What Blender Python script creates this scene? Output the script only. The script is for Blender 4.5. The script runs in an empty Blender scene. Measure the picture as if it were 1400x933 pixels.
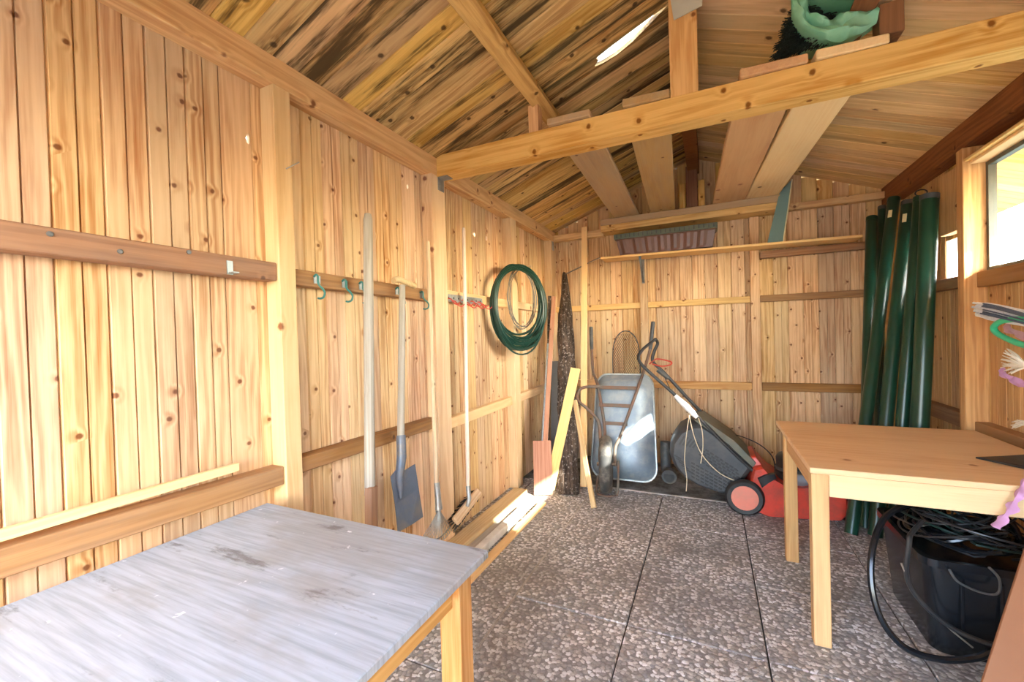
import bpy, bmesh, math, random
from mathutils import Vector, Matrix, noise as mnoise
random.seed(7)
scene = bpy.context.scene
COL = scene.collection
PI = math.pi

# ------------------------------------------------------------------ camera
FPX = 578.5
YAW, PITCH, ROLL = math.radians(25.064), math.radians(-0.725), math.radians(-1.634)
CAM = Vector((0, 0, 1.32))
_f = Vector((-math.sin(YAW)*math.cos(PITCH), math.cos(YAW)*math.cos(PITCH), math.sin(PITCH)))
_r = Vector((math.cos(YAW), math.sin(YAW), 0))
_u = _r.cross(_f)
RT = _r*math.cos(ROLL) + _u*math.sin(ROLL)
UP = _u*math.cos(ROLL) - _r*math.sin(ROLL)
cam_data = bpy.data.cameras.new('camera')
cam_data.sensor_width = 36.0
cam_data.lens = FPX/1400*36.0
cam_data.clip_start = 0.02
cam = bpy.data.objects.new('camera', cam_data)
COL.objects.link(cam)
m3 = Matrix((RT, UP, -_f)).transposed()
cam.matrix_world = Matrix.Translation(CAM) @ m3.to_4x4()
scene.camera = cam

# ------------------------------------------------------------------ light and exposure
SUN_DIR = Vector((-1.0, 0.365, -0.62)).normalized()      # direction the light travels
world = bpy.data.worlds.new('sky'); scene.world = world
world.use_nodes = True
wn = world.node_tree.nodes; wl = world.node_tree.links
wn.clear()
wout = wn.new('ShaderNodeOutputWorld'); wbg = wn.new('ShaderNodeBackground')
wsky = wn.new('ShaderNodeTexSky'); wsky.sky_type = 'NISHITA'
wsky.sun_disc = False
wsky.sun_elevation = math.radians(30); wsky.sun_rotation = math.radians(113)
wsky.air_density = 1.0; wsky.dust_density = 2.0; wsky.ozone_density = 1.0
whs = wn.new('ShaderNodeHueSaturation'); whs.inputs['Saturation'].default_value = 0.85
wl.new(wsky.outputs[0], whs.inputs['Color']); wl.new(whs.outputs[0], wbg.inputs['Color'])
wbg.inputs['Strength'].default_value = 2.3
wl.new(wbg.outputs[0], wout.inputs['Surface'])
sun_data = bpy.data.lights.new('sun', 'SUN'); sun_data.energy = 16.0; sun_data.angle = math.radians(0.6)
sun_data.color = (1.0, 0.95, 0.88)
sun = bpy.data.objects.new('sun', sun_data); COL.objects.link(sun)
sun.location = (8, -4, 7)
sun.rotation_euler = SUN_DIR.to_track_quat('-Z', 'Y').to_euler()
scene.view_settings.view_transform = 'Standard'
scene.view_settings.look = 'None'
scene.view_settings.exposure = 1.2
scene.view_settings.gamma = 1.0
scene.view_settings.use_curve_mapping = False

# ------------------------------------------------------------------ helpers
def U(px, py, ax, val):
    """point of the place seen at a photo pixel, at a known distance plane (x, y or z = val)"""
    i = 'xyz'.index(ax)
    d = _f + RT*((px-700)/FPX) - UP*((py-466.5)/FPX)
    return CAM + d*((val-CAM[i])/d[i])

WM = {}
def register(o, M, parent):
    WM[o.name] = M
    COL.objects.link(o)
    if parent is not None:
        o.parent = parent
        o.matrix_basis = WM[parent.name].inverted() @ M
    else:
        o.matrix_basis = M
def tag(o, label=None, cat=None, group=None, kind=None):
    if label: o['label'] = label
    if cat: o['category'] = cat
    if group: o['group'] = group
    if kind: o['kind'] = kind
    return o
def thing(name, label, cat, loc=(0, 0, 0), group=None):
    o = bpy.data.objects.new(name, None); o.empty_display_size = 0.1
    register(o, Matrix.Translation(Vector(loc)), None)
    return tag(o, label, cat, group)

class MB:
    def __init__(s): s.v = []; s.f = []; s.smooth = True
    def add(s, vs, fs):
        n = len(s.v); s.v += [Vector(p) for p in vs]; s.f += [tuple(i+n for i in f) for f in fs]; return s
    def box(s, a, b):
        x0, y0, z0 = a; x1, y1, z1 = b
        return s.add([(x0,y0,z0),(x1,y0,z0),(x1,y1,z0),(x0,y1,z0),(x0,y0,z1),(x1,y0,z1),(x1,y1,z1),(x0,y1,z1)],
                     [(0,3,2,1),(4,5,6,7),(0,1,5,4),(1,2,6,5),(2,3,7,6),(3,0,4,7)])
    def bar(s, p, q, w, t, up=(0,0,1)):
        M, L = frame(p, q, up)
        vs = [M @ Vector((x, y, z)) for x in (0, L) for y in (-w/2, w/2) for z in (-t/2, t/2)]
        return s.add(vs, [(0,1,3,2),(4,6,7,5),(0,4,5,1),(2,3,7,6),(0,2,6,4),(1,5,7,3)])
    def tube(s, pts, r, n=8, closed=False, caps=True):
        pts = [Vector(p) for p in pts]; m = len(pts)
        rr = r if isinstance(r, (list, tuple)) else [r]*m
        T = []
        for i in range(m):
            if closed: t = pts[(i+1) % m]-pts[(i-1) % m]
            else: t = pts[min(i+1, m-1)]-pts[max(i-1, 0)]
            T.append(t.normalized() if t.length > 1e-9 else Vector((0,0,1)))
        a = T[0].orthogonal().normalized()
        rings = []
        for i in range(m):
            a = (a - T[i]*a.dot(T[i]))
            a = a.normalized() if a.length > 1e-6 else T[i].orthogonal().normalized()
            b = T[i].cross(a)
            rings.append([pts[i] + (a*math.cos(k*2*PI/n)+b*math.sin(k*2*PI/n))*rr[i] for k in range(n)])
        vs = [p for ring in rings for p in ring]; fs = []
        for i in range(m if closed else m-1):
            j = (i+1) % m
            for k in range(n):
                l = (k+1) % n
                fs.append((i*n+k, i*n+l, j*n+l, j*n+k))
        if caps and not closed:
            fs.append(tuple(range(n-1, -1, -1))); fs.append(tuple((m-1)*n+k for k in range(n)))
        return s.add(vs, fs)
    def lathe(s, base, axis, prof, n=24):
        """prof: list of (distance along axis, radius)"""
        base = Vector(base); ax = Vector(axis).normalized(); a = ax.orthogonal().normalized(); b = ax.cross(a)
        vs = []; fs = []
        for h, r in prof:
            for k in range(n):
                vs.append(base + ax*h + (a*math.cos(k*2*PI/n)+b*math.sin(k*2*PI/n))*max(r, 1e-5))
        for i in range(len(prof)-1):
            for k in range(n):
                l = (k+1) % n
                fs.append((i*n+k, i*n+l, (i+1)*n+l, (i+1)*n+k))
        fs.append(tuple(range(n-1, -1, -1))); fs.append(tuple((len(prof)-1)*n+k for k in range(n)))
        return s.add(vs, fs)
    def loft(s, loops, caps=True):
        n = len(loops[0]); vs = [p for L in loops for p in L]; fs = []
        for i in range(len(loops)-1):
            for k in range(n):
                l = (k+1) % n
                fs.append((i*n+k, i*n+l, (i+1)*n+l, (i+1)*n+k))
        if caps:
            fs.append(tuple(range(n-1, -1, -1))); fs.append(tuple((len(loops)-1)*n+k for k in range(n)))
        return s.add(vs, fs)
    def build(s, name, mat, parent=None, M=None, smooth=False, bevel=0.0, label=None, kind=None, flip=True):
        if M is None:
            if parent is not None: M = WM[parent.name].copy()
            else:
                xs = [p.x for p in s.v]; ys = [p.y for p in s.v]; zs = [p.z for p in s.v]
                M = Matrix.Translation(((min(xs)+max(xs))/2, (min(ys)+max(ys))/2, min(zs)))
        inv = M.inverted()
        me = bpy.data.meshes.new(name)
        me.from_pydata([inv @ p for p in s.v], [], s.f)
        bm = bmesh.new(); bm.from_mesh(me)
        if bevel > 0:
            bmesh.ops.bevel(bm, geom=list(bm.edges), offset=bevel, segments=1, affect='EDGES', profile=0.6)
        if flip: bmesh.ops.recalc_face_normals(bm, faces=bm.faces)
        bm.to_mesh(me); bm.free()
        if smooth:
            me.shade_smooth()
            me.set_sharp_from_angle(angle=math.radians(42))
        me.materials.append(mat)
        o = bpy.data.objects.new(name, me)
        register(o, M, parent)
        if label: o['label'] = label
        if kind: o['kind'] = kind
        return o

def frame(p, q, up=(0,0,1)):
    """matrix with local X along p->q, local Z near up; and the length"""
    p = Vector(p); q = Vector(q); x = (q-p); L = x.length; x.normalize(); u = Vector(up)
    z = u - x*u.dot(x)
    z = z.normalized() if z.length > 1e-6 else x.orthogonal().normalized()
    y = z.cross(x)
    M = Matrix((x, y, z)).transposed().to_4x4(); M.translation = p
    return M, L
def smoothpath(pts, k=6, closed=False):
    P = [Vector(p) for p in pts]; n = len(P); out = []
    for i in range(n if closed else n-1):
        if closed: a, b, c, d = P[(i-1) % n], P[i], P[(i+1) % n], P[(i+2) % n]
        else: a, b, c, d = P[max(i-1, 0)], P[i], P[i+1], P[min(i+2, n-1)]
        for j in range(k):
            t = j/k
            out.append(0.5*((2*b)+(c-a)*t+(2*a-5*b+4*c-d)*t*t+(3*b-a-3*c+d)*t*t*t))
    if not closed: out.append(P[-1])
    return out
_boxcache = {}
def boxmesh(L, w, t, bev, mat, wav=0.0):
    key = (round(L, 4), round(w, 4), round(t, 4), bev, mat.name)
    if wav == 0 and key in _boxcache: return _boxcache[key]
    bm = bmesh.new()
    vs = [bm.verts.new((x, y, z)) for x in (0, L) for y in (-w/2, w/2) for z in (-t/2, t/2)]
    for f in [(0,1,3,2),(4,6,7,5),(0,4,5,1),(2,3,7,6),(0,2,6,4),(1,5,7,3)]: bm.faces.new([vs[i] for i in f])
    if bev > 0: bmesh.ops.bevel(bm, geom=list(bm.edges), offset=bev, segments=1, affect='EDGES')
    bmesh.ops.recalc_face_normals(bm, faces=bm.faces)
    me = bpy.data.meshes.new('timber'); bm.to_mesh(me); bm.free(); me.materials.append(mat)
    _boxcache[key] = me
    return me
def stick(name, p, q, w, t, mat, parent=None, up=(0,0,1), bev=0.003, label=None, cat=None, group=None, kind=None):
    """one squared timber from p to q (centre line); w across, t along up"""
    M, L = frame(p, q, up)
    o = bpy.data.objects.new(name, boxmesh(L, w, t, bev, mat))
    register(o, M, parent)
    return tag(o, label, cat, group, kind)
def tbox(name, a, b, axis, mat, parent=None, bev=0.003, **k):
    """axis aligned timber between corners a and b with the grain along axis"""
    a = Vector(a); b = Vector(b); lo = Vector(map(min, a, b)); hi = Vector(map(max, a, b)); c = (lo+hi)/2; d = hi-lo
    i = 'xyz'.index(axis); p = c.copy(); q = c.copy(); p[i] = lo[i]; q[i] = hi[i]
    if axis == 'x': return stick(name, p, q, d.y, d.z, mat, parent, (0,0,1), bev, **k)
    if axis == 'y': return stick(name, p, q, d.x, d.z, mat, parent, (0,0,1), bev, **k)
    return stick(name, p, q, d.x, d.y, mat, parent, (0,-1,0), bev, **k)

# ------------------------------------------------------------------ materials
class NT:
    def __init__(s, name):
        s.m = bpy.data.materials.new(name); s.m.use_nodes = True
        s.t = s.m.node_tree; s.t.nodes.clear()
        s.out = s.t.nodes.new('ShaderNodeOutputMaterial')
        s.b = s.t.nodes.new('ShaderNodeBsdfPrincipled'); s.link(s.b.outputs[0], s.out.inputs['Surface'])
    def link(s, a, b): s.t.links.new(a, b)
    def put(s, sock, v):
        if hasattr(v, 'is_output'): s.link(v, sock)
        else: sock.default_value = v
    def n(s, typ, ins=None, **props):
        nd = s.t.nodes.new(typ)
        for k, v in props.items(): setattr(nd, k, v)
        for k, v in (ins or {}).items(): s.put(nd.inputs[k], v)
        return nd
    def math(s, op, a, b=0.0, clamp=False):
        nd = s.n('ShaderNodeMath', {0: a, 1: b}, operation=op); nd.use_clamp = clamp; return nd.outputs[0]
    def vec(s, op, a, b): return s.n('ShaderNodeVectorMath', {0: a, 1: b}, operation=op).outputs[0]
    def mix(s, f, a, b, mode='MIX'):
        nd = s.t.nodes.new('ShaderNodeMix'); nd.data_type = 'RGBA'; nd.blend_type = mode
        s.put(nd.inputs[0], f); s.put(nd.inputs[6], a); s.put(nd.inputs[7], b); return nd.outputs[2]
    def noise(s, v, scale, detail=3.0, rough=0.55, dim='3D'):
        nd = s.n('ShaderNodeTexNoise', {'Vector': v, 'Scale': scale, 'Detail': detail, 'Roughness': rough}, noise_dimensions=dim)
        return nd.outputs['Fac']
    def step(s, v, a, b, lo=0.0, hi=1.0):
        nd = s.n('ShaderNodeMapRange', {0: v, 1: a, 2: b, 3: lo, 4: hi}, interpolation_type='SMOOTHSTEP'); return nd.outputs[0]
    def bump(s, h, strength=0.3, dist=0.002):
        nd = s.n('ShaderNodeBump', {'Height': h, 'Strength': strength, 'Distance': dist}); s.link(nd.outputs[0], s.b.inputs['Normal'])
def srgb(r, g, b):
    f = lambda c: (c/255/12.92) if c/255 <= 0.04045 else ((c/255+0.055)/1.055)**2.4
    return (f(r), f(g), f(b), 1.0)

def wood(name, light, dark, knot=(96, 52, 22), tint=0.25, rings=105.0, ringmix=0.55, knots=0.5, kscale=6.5, mould=0.0, grey=0.0,
         rough=0.75, stain=0.3):
    t = NT(name); L, D, K = srgb(*light), srgb(*dark), srgb(*knot)
    tc = t.n('ShaderNodeTexCoord'); oi = t.n('ShaderNodeObjectInfo')
    rnd = oi.outputs['Random']
    off = t.n('ShaderNodeCombineXYZ', {0: t.math('MULTIPLY', rnd, 91.3), 1: t.math('MULTIPLY', rnd, 37.7), 2: t.math('MULTIPLY', rnd, 13.1)}).outputs[0]
    p = t.vec('ADD', tc.outputs['Object'], off)
    sp = t.n('ShaderNodeSeparateXYZ', {0: p})
    yz = t.math('ADD', sp.outputs[1], t.math('MULTIPLY', sp.outputs[2], 0.8))
    p2 = t.n('ShaderNodeCombineXYZ', {0: sp.outputs[0], 1: yz, 2: 0.0}).outputs[0]
    vo = t.n('ShaderNodeTexVoronoi', {'Vector': p2, 'Scale': kscale, 'Randomness': 1.0}, voronoi_dimensions='2D')
    keep = t.math('LESS_THAN', t.n('ShaderNodeSeparateColor', {0: vo.outputs['Color']}).outputs[0], knots)
    dist = vo.outputs['Distance']
    kd = t.math('ADD', dist, t.math('MULTIPLY', t.math('SUBTRACT', t.noise(p2, 60.0, 2.0), 0.5), 0.05))
    kmask = t.math('MULTIPLY', t.step(kd, 0.085, 0.035), keep)
    halo = t.math('MULTIPLY', t.step(dist, 0.26, 0.02), keep)
    # growth rings seen as long arches that part around the knots
    st = t.vec('MULTIPLY', p, (0.9, 9.0, 9.0))
    big = t.noise(st, 1.0, 2.0, 0.5)
    ph = t.math('ADD', t.math('MULTIPLY', yz, rings), t.math('MULTIPLY', big, 13.0))
    ph = t.math('ADD', ph, t.math('MULTIPLY', halo, 2.2))
    ph = t.math('ADD', ph, t.math('MULTIPLY', t.noise(t.vec('MULTIPLY', p, (2.5, 45.0, 45.0)), 1.0, 3.0, 0.6), 5.0))
    ring = t.math('POWER', t.math('ABSOLUTE', t.math('SINE', ph)), 1.6)
    fib = t.noise(t.vec('MULTIPLY', p, (3.0, 190.0, 190.0)), 1.0, 3.0, 0.6)
    blot = t.noise(t.vec('MULTIPLY', p, (1.2, 5.0, 5.0)), 1.0, 4.0, 0.6)
    f = t.math('ADD', t.math('MULTIPLY', ring, ringmix), t.math('MULTIPLY', t.step(fib, 0.35, 0.75), 0.30))
    f = t.math('MULTIPLY', f, t.step(blot, 0.30, 0.68, 0.15, 1.0))
    f = t.math('ADD', f, t.math('MULTIPLY', halo, 0.12), clamp=True)
    c = t.mix(f, L, D)
    c = t.mix(t.math('MULTIPLY', t.step(blot, 0.5, 0.85), stain), c, D)
    c = t.mix(t.math('MULTIPLY', kmask, 0.88), c, K)
    # board to board difference
    v = t.math('ADD', 1.0-tint*0.5, t.math('MULTIPLY', rnd, tint))
    hs = t.n('ShaderNodeHueSaturation', {'Color': c, 'Value': v, 'Hue': t.math('ADD', 0.493, t.math('MULTIPLY', t.math('FRACT', t.math('MULTIPLY', rnd, 7.31)), 0.014)),
                                         'Saturation': t.math('ADD', 0.9, t.math('MULTIPLY', t.math('FRACT', t.math('MULTIPLY', rnd, 3.7)), 0.2))}).outputs[0]
    c = hs
    if grey > 0:
        g = t.step(t.noise(t.vec('MULTIPLY', p, (2.0, 14.0, 14.0)), 1.0, 4.0, 0.65), 0.35, 0.7, 0.25, 1.0)
        c = t.mix(t.math('MULTIPLY', g, grey), c, srgb(150, 146, 140))
    if mould > 0:
        mo = t.noise(t.vec('MULTIPLY', p, (1.1, 13.0, 13.0)), 1.0, 5.0, 0.7)
        per = t.step(t.math('FRACT', t.math('MULTIPLY', rnd, 17.9)), 0.2, 1.0, 0.0, 0.14)
        mk = t.step(t.math('ADD', mo, per), 0.53, 0.70)
        c = t.mix(t.math('MULTIPLY', mk, mould), c, srgb(52, 38, 20))
        mo2 = t.noise(t.vec('MULTIPLY', p, (0.8, 6.0, 6.0)), 1.0, 3.0, 0.6)
        c = t.mix(t.math('MULTIPLY', t.step(mo2, 0.58, 0.72), mould*0.4), c, srgb(112, 108, 70))
    t.put(t.b.inputs['Base Color'], c); t.b.inputs['Roughness'].default_value = rough
    t.b.inputs['Specular IOR Level'].default_value = 0.25
    t.bump(t.math('ADD', t.math('MULTIPLY', fib, 0.7), t.math('MULTIPLY', ring, 0.3)), 0.25, 0.0015)
    return t.m

def plain(name, col, rough=0.5, metal=0.0, var=0.12, scale=25.0, dirt=None, dirtamt=0.0, spec=0.5, bump=0.1):
    t = NT(name); tc = t.n('ShaderNodeTexCoord'); p = tc.outputs['Object']
    n1 = t.noise(p, scale, 4.0, 0.6)
    c = srgb(*col); k = t.math('ADD', 1.0-var, t.math('MULTIPLY', n1, 2*var))
    cc = t.n('ShaderNodeHueSaturation', {'Color': c, 'Value': k}).outputs[0]
    if dirt:
        n2 = t.noise(p, scale*0.35, 5.0, 0.65)
        cc = t.mix(t.math('MULTIPLY', t.step(n2, 0.42, 0.66), dirtamt), cc, srgb(*dirt))
    t.put(t.b.inputs['Base Color'], cc); t.b.inputs['Roughness'].default_value = rough
    t.b.inputs['Metallic'].default_value = metal; t.b.inputs['Specular IOR Level'].default_value = spec
    if bump > 0: t.bump(n1, bump, 0.002)
    return t.m

M_WALL = wood('wall_pine', (226, 194, 150), (166, 108, 60), knot=(108, 60, 32), knots=0.5, kscale=7.5, tint=0.36, ringmix=0.62)
M_RIGHT = wood('wall_pine_amber', (216, 174, 120), (166, 112, 64), knot=(100, 52, 28), knots=0.35, kscale=6.5, tint=0.22)
M_CEIL = wood('roof_boards', (218, 180, 116), (158, 112, 58), knot=(66, 42, 24), knots=0.42, kscale=5.0, mould=0.9, tint=0.35, rings=62, ringmix=0.7)
M_CEILR = wood('roof_boards_clean', (230, 192, 136), (190, 142, 86), knot=(84, 50, 26), knots=0.25, kscale=4.0, mould=0.22, tint=0.2, rings=36)
M_BEAM = wood('beam_timber', (226, 184, 124), (188, 132, 74), knot=(116, 62, 28), knots=0.6, kscale=5.5, tint=0.14, rings=70, ringmix=0.75, stain=0.5)
M_POST = wood('post_timber', (228, 198, 150), (194, 148, 98), knot=(120, 62, 34), knots=0.3, kscale=4.0, tint=0.12, rings=40, ringmix=0.4)
M_RAIL = wood('rail_timber', (168, 122, 76), (122, 80, 44), knot=(84, 50, 28), knots=0.2, tint=0.2, grey=0.18)
M_RED = wood('dark_plate', (148, 98, 60), (106, 64, 36), knot=(74, 40, 24), knots=0.3, tint=0.15)
M_PLANK = wood('stored_plank', (218, 172, 108), (190, 134, 74), knot=(160, 100, 56), knots=0.3, kscale=3.5, tint=0.1, rings=22, ringmix=0.35)
M_PLANKG = wood('stored_plank_dusty', (186, 152, 104), (158, 116, 70), knots=0.15, tint=0.1, rings=20, ringmix=0.3, grey=0.25)
M_PALE = wood('fresh_pine', (240, 206, 148), (222, 172, 106), knots=0.2, kscale=4.0, tint=0.06, ringmix=0.35)
M_TABLE = wood('table_pine', (236, 204, 158), (208, 162, 112), knot=(160, 108, 66), knots=0.22, kscale=4.5, tint=0.08, rings=34, ringmix=0.4, rough=0.5)
M_LEG = wood('leg_pine', (214, 168, 112), (178, 124, 74), knots=0.1, tint=0.08, ringmix=0.4)
M_GREYWOOD = wood('grey_handle', (190, 180, 162), (140, 124, 104), knots=0.05, tint=0.1, rings=120, grey=0.5)
M_HANDLE = wood('tool_handle', (216, 190, 152), (184, 146, 104), knots=0.05, tint=0.1, rings=110)
M_REDWOOD = wood('rust_red_wood', (188, 142, 120), (152, 106, 86), knots=0.05, tint=0.1)
M_WHITEWOOD = plain('white_painted_wood', (226, 222, 212), 0.6, var=0.1, dirt=(150, 130, 105), dirtamt=0.4)
M_GALV = plain('galvanised_steel', (172, 178, 178), 0.45, 0.7, var=0.15, scale=40, dirt=(120, 118, 112), dirtamt=0.4)
M_TEALHOOK = plain('teal_hook_coating', (58, 118, 112), 0.4, 0.0)
M_STEEL = plain('dull_steel', (132, 138, 142), 0.45, 0.75, var=0.12, dirt=(105, 92, 80), dirtamt=0.5)
M_BLUESTEEL = plain('blue_grey_spade_steel', (104, 116, 132), 0.5, 0.35, var=0.15, dirt=(150, 138, 120), dirtamt=0.45)
M_RUST = plain('rusty_tube', (120, 92, 76), 0.7, 0.25, var=0.2, scale=30, dirt=(96, 108, 104), dirtamt=0.6)
M_BLACK = plain('black_plastic', (34, 35, 38), 0.42, var=0.15, dirt=(84, 80, 74), dirtamt=0.25)
M_BLACKGLOSS = plain('black_shiny_plastic', (20, 23, 28), 0.22, var=0.15, dirt=(60, 60, 60), dirtamt=0.15)
M_RUBBER = plain('tyre_rubber', (58, 57, 56), 0.75, var=0.15, dirt=(140, 132, 120), dirtamt=0.5)
M_DKGREY = plain('dark_grey_plastic', (66, 68, 70), 0.6, var=0.12, dirt=(122, 114, 100), dirtamt=0.5)
M_GREYFAB = plain('grey_green_cover', (112, 112, 100), 0.85, var=0.12, dirt=(84, 84, 74), dirtamt=0.4)
M_REDPAINT = plain('red_mower_paint', (206, 62, 44), 0.4, var=0.08, dirt=(128, 66, 52), dirtamt=0.55)
M_PINKRED = plain('faded_red_hub', (216, 124, 104), 0.6, var=0.08, dirt=(180, 130, 110), dirtamt=0.4)
M_REDWIRE = plain('red_coated_wire', (198, 66, 48), 0.45)
M_GREENHOSE = plain('green_hose', (20, 58, 48), 0.4, var=0.2)
M_GREENTUBE = plain('green_tube', (20, 60, 46), 0.3, var=0.22, scale=12, dirt=(16, 46, 34), dirtamt=0.5)
M_GREENTUBE2 = plain('olive_tube', (74, 88, 44), 0.3, var=0.2, scale=12, dirt=(30, 60, 40), dirtamt=0.5)
M_BROWNPL = plain('brown_planter_plastic', (104, 70, 58), 0.32, var=0.08)
M_GREENGREY = plain('grey_green_rim_plastic', (96, 104, 88), 0.45, var=0.12)
M_TEALSHEET = plain('teal_sheet', (108, 136, 132), 0.55, var=0.05)
M_CREAM = plain('cream_edge', (226, 214, 170), 0.6)
M_MINTBAG = None
M_WIRE = plain('grey_wire', (120, 116, 108), 0.5, 0.3)
M_DKWIRE = plain('dark_netting', (70, 74, 78), 0.6, 0.2)
M_TWINE = plain('pale_twine', (222, 206, 176), 0.9)
M_WHITE = plain('white_wrap', (238, 236, 232), 0.7)
M_BRISTLE = plain('black_bristle', (28, 27, 28), 0.8)
M_BARK = None
M_CLOTH_BLUE = plain('grey_blue_rag', (232, 238, 248), 0.9, var=0.2, scale=60)
M_CLOTH_PINK = plain('pink_rag', (214, 170, 186), 0.9, var=0.12, scale=60)
M_CLOTH_LILAC = plain('lilac_ribbon', (206, 160, 214), 0.7, var=0.12, scale=50)
M_CLOTH_WHITE = plain('white_tassel', (236, 232, 220), 0.95, var=0.1, scale=80)
M_MINT = plain('mint_plastic', (70, 200, 150), 0.4, var=0.06)
M_NEEDLE = plain('dark_fir_green', (26, 36, 30), 0.7, var=0.3)
M_BROWNBOARD = plain('brown_hardboard', (146, 98, 66), 0.6, var=0.06)
M_MEMB = None

def mat_bark():
    t = NT('dark_bark'); tc = t.n('ShaderNodeTexCoord'); p = tc.outputs['Object']
    a = t.noise(t.vec('MULTIPLY', p, (6.0, 40.0, 40.0)), 1.0, 5.0, 0.7)
    b = t.noise(p, 38.0, 4.0, 0.7)
    c = t.mix(t.step(a, 0.35, 0.65), srgb(46, 36, 30), srgb(98, 82, 70))
    c = t.mix(t.math('MULTIPLY', t.step(b, 0.55, 0.68), 0.75), c, srgb(186, 176, 168))
    t.put(t.b.inputs['Base Color'], c); t.b.inputs['Roughness'].default_value = 0.95
    t.bump(t.math('ADD', a, b), 0.8, 0.01); return t.m
M_BARK = mat_bark()

def mat_bag():
    t = NT('mint_plastic_bag'); tc = t.n('ShaderNodeTexCoord'); p = tc.outputs['Object']
    n1 = t.noise(p, 14.0, 4.0, 0.6)
    c = t.mix(n1, srgb(128, 204, 160), srgb(186, 238, 206))
    tr = t.n('ShaderNodeBsdfTranslucent', {'Color': c})
    t.put(t.b.inputs['Base Color'], c); t.b.inputs['Roughness'].default_value = 0.35
    t.bump(n1, 0.4, 0.01)
    mx = t.n('ShaderNodeMixShader', {0: 0.35, 1: t.b.outputs[0], 2: tr.outputs[0]})
    t.link(mx.outputs[0], t.out.inputs['Surface']); return t.m
M_MINTBAG = mat_bag()

def mat_membrane():
    t = NT('milky_sheet')
    tr = t.n('ShaderNodeBsdfTranslucent', {'Color': (0.9, 0.92, 0.95, 1)})
    di = t.n('ShaderNodeBsdfDiffuse', {'Color': (0.85, 0.87, 0.9, 1)})
    mx = t.n('ShaderNodeMixShader', {0: 0.8, 1: di.outputs[0], 2: tr.outputs[0]})
    t.link(mx.outputs[0], t.out.inputs['Surface']); return t.m
M_MEMB = mat_membrane()

def mat_glass():
    t = NT('window_glass')
    tr = t.n('ShaderNodeBsdfTransparent', {'Color': (0.93, 0.96, 0.95, 1)})
    gl = t.n('ShaderNodeBsdfGlossy', {'Roughness': 0.03})
    mx = t.n('ShaderNodeMixShader', {0: 0.05, 1: tr.outputs[0], 2: gl.outputs[0]})
    t.link(mx.outputs[0], t.out.inputs['Surface']); return t.m
M_GLASS = mat_glass()

def mat_slab():
    t = NT('exposed_aggregate_slab'); tc = t.n('ShaderNodeTexCoord'); oi = t.n('ShaderNodeObjectInfo')
    off = t.n('ShaderNodeCombineXYZ', {0: t.math('MULTIPLY', oi.outputs['Random'], 31.0), 1: t.math('MULTIPLY', oi.outputs['Random'], 77.0), 2: 0.0}).outputs[0]
    g = t.n('ShaderNodeNewGeometry')
    p = t.vec('ADD', tc.outputs['Object'], off)
    wob = t.n('ShaderNodeTexNoise', {'Vector': p, 'Scale': 55.0, 'Detail': 2.0})
    pv = t.vec('ADD', p, t.vec('MULTIPLY', t.vec('SUBTRACT', wob.outputs['Color'], (0.5, 0.5, 0.5)), (0.022, 0.022, 0.0)))
    vo = t.n('ShaderNodeTexVoronoi', {'Vector': pv, 'Scale': 58.0}, voronoi_dimensions='2D')
    sc = t.n('ShaderNodeSeparateColor', {0: vo.outputs['Color']})
    cr = t.n('ShaderNodeValToRGB', {0: sc.outputs[0]})
    el = cr.color_ramp.elements
    el[0].position = 0.0; el[0].color = srgb(150, 148, 146)
    el[1].position = 1.0; el[1].color = srgb(250, 251, 253)
    for ps, col in ((0.22, (182, 176, 168)), (0.42, (160, 160, 162)), (0.60, (206, 202, 196)), (0.76, (232, 230, 228))):
        e = el.new(ps); e.color = srgb(*col)
    edge = t.step(vo.outputs['Distance'], 0.42, 0.62)
    c = t.mix(edge, cr.outputs[0], srgb(140, 137, 134))
    w = g.outputs['Position']
    dirt = t.noise(w, 1.7, 5.0, 0.6)
    c = t.mix(t.math('MULTIPLY', t.step(dirt, 0.42, 0.66), 0.6), c, srgb(116, 113, 112))
    d2 = t.noise(w, 5.0, 5.0, 0.65)
    c = t.mix(t.math('MULTIPLY', t.step(d2, 0.55, 0.72), 0.35), c, srgb(140, 128, 112))
    t.put(t.b.inputs['Base Color'], c); t.b.inputs['Roughness'].default_value = 0.6
    t.bump(t.math('SUBTRACT', 1.0, vo.outputs['Distance']), 0.5, 0.004); return t.m
M_SLAB = mat_slab()

def mat_concrete(name, col, dark):
    t = NT(name); tc = t.n('ShaderNodeTexCoord'); p = tc.outputs['Object']
    a = t.noise(p, 6.0, 6.0, 0.7); b = t.noise(p, 70.0, 3.0, 0.6)
    c = t.mix(t.step(a, 0.35, 0.65), srgb(*col), srgb(*dark))
    c = t.mix(t.math('MULTIPLY', t.step(b, 0.5, 0.7), 0.4), c, srgb(*dark))
    t.put(t.b.inputs['Base Color'], c); t.b.inputs['Roughness'].default_value = 0.9
    t.bump(t.math('ADD', a, b), 0.5, 0.006); return t.m
M_CONC = mat_concrete('rough_concrete', (142, 138, 132), (84, 78, 70))
M_JOINT = mat_concrete('joint_dirt', (92, 88, 82), (56, 52, 48))
M_GROUND = mat_concrete('garden_gravel', (104, 108, 104), (74, 82, 70))

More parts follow.
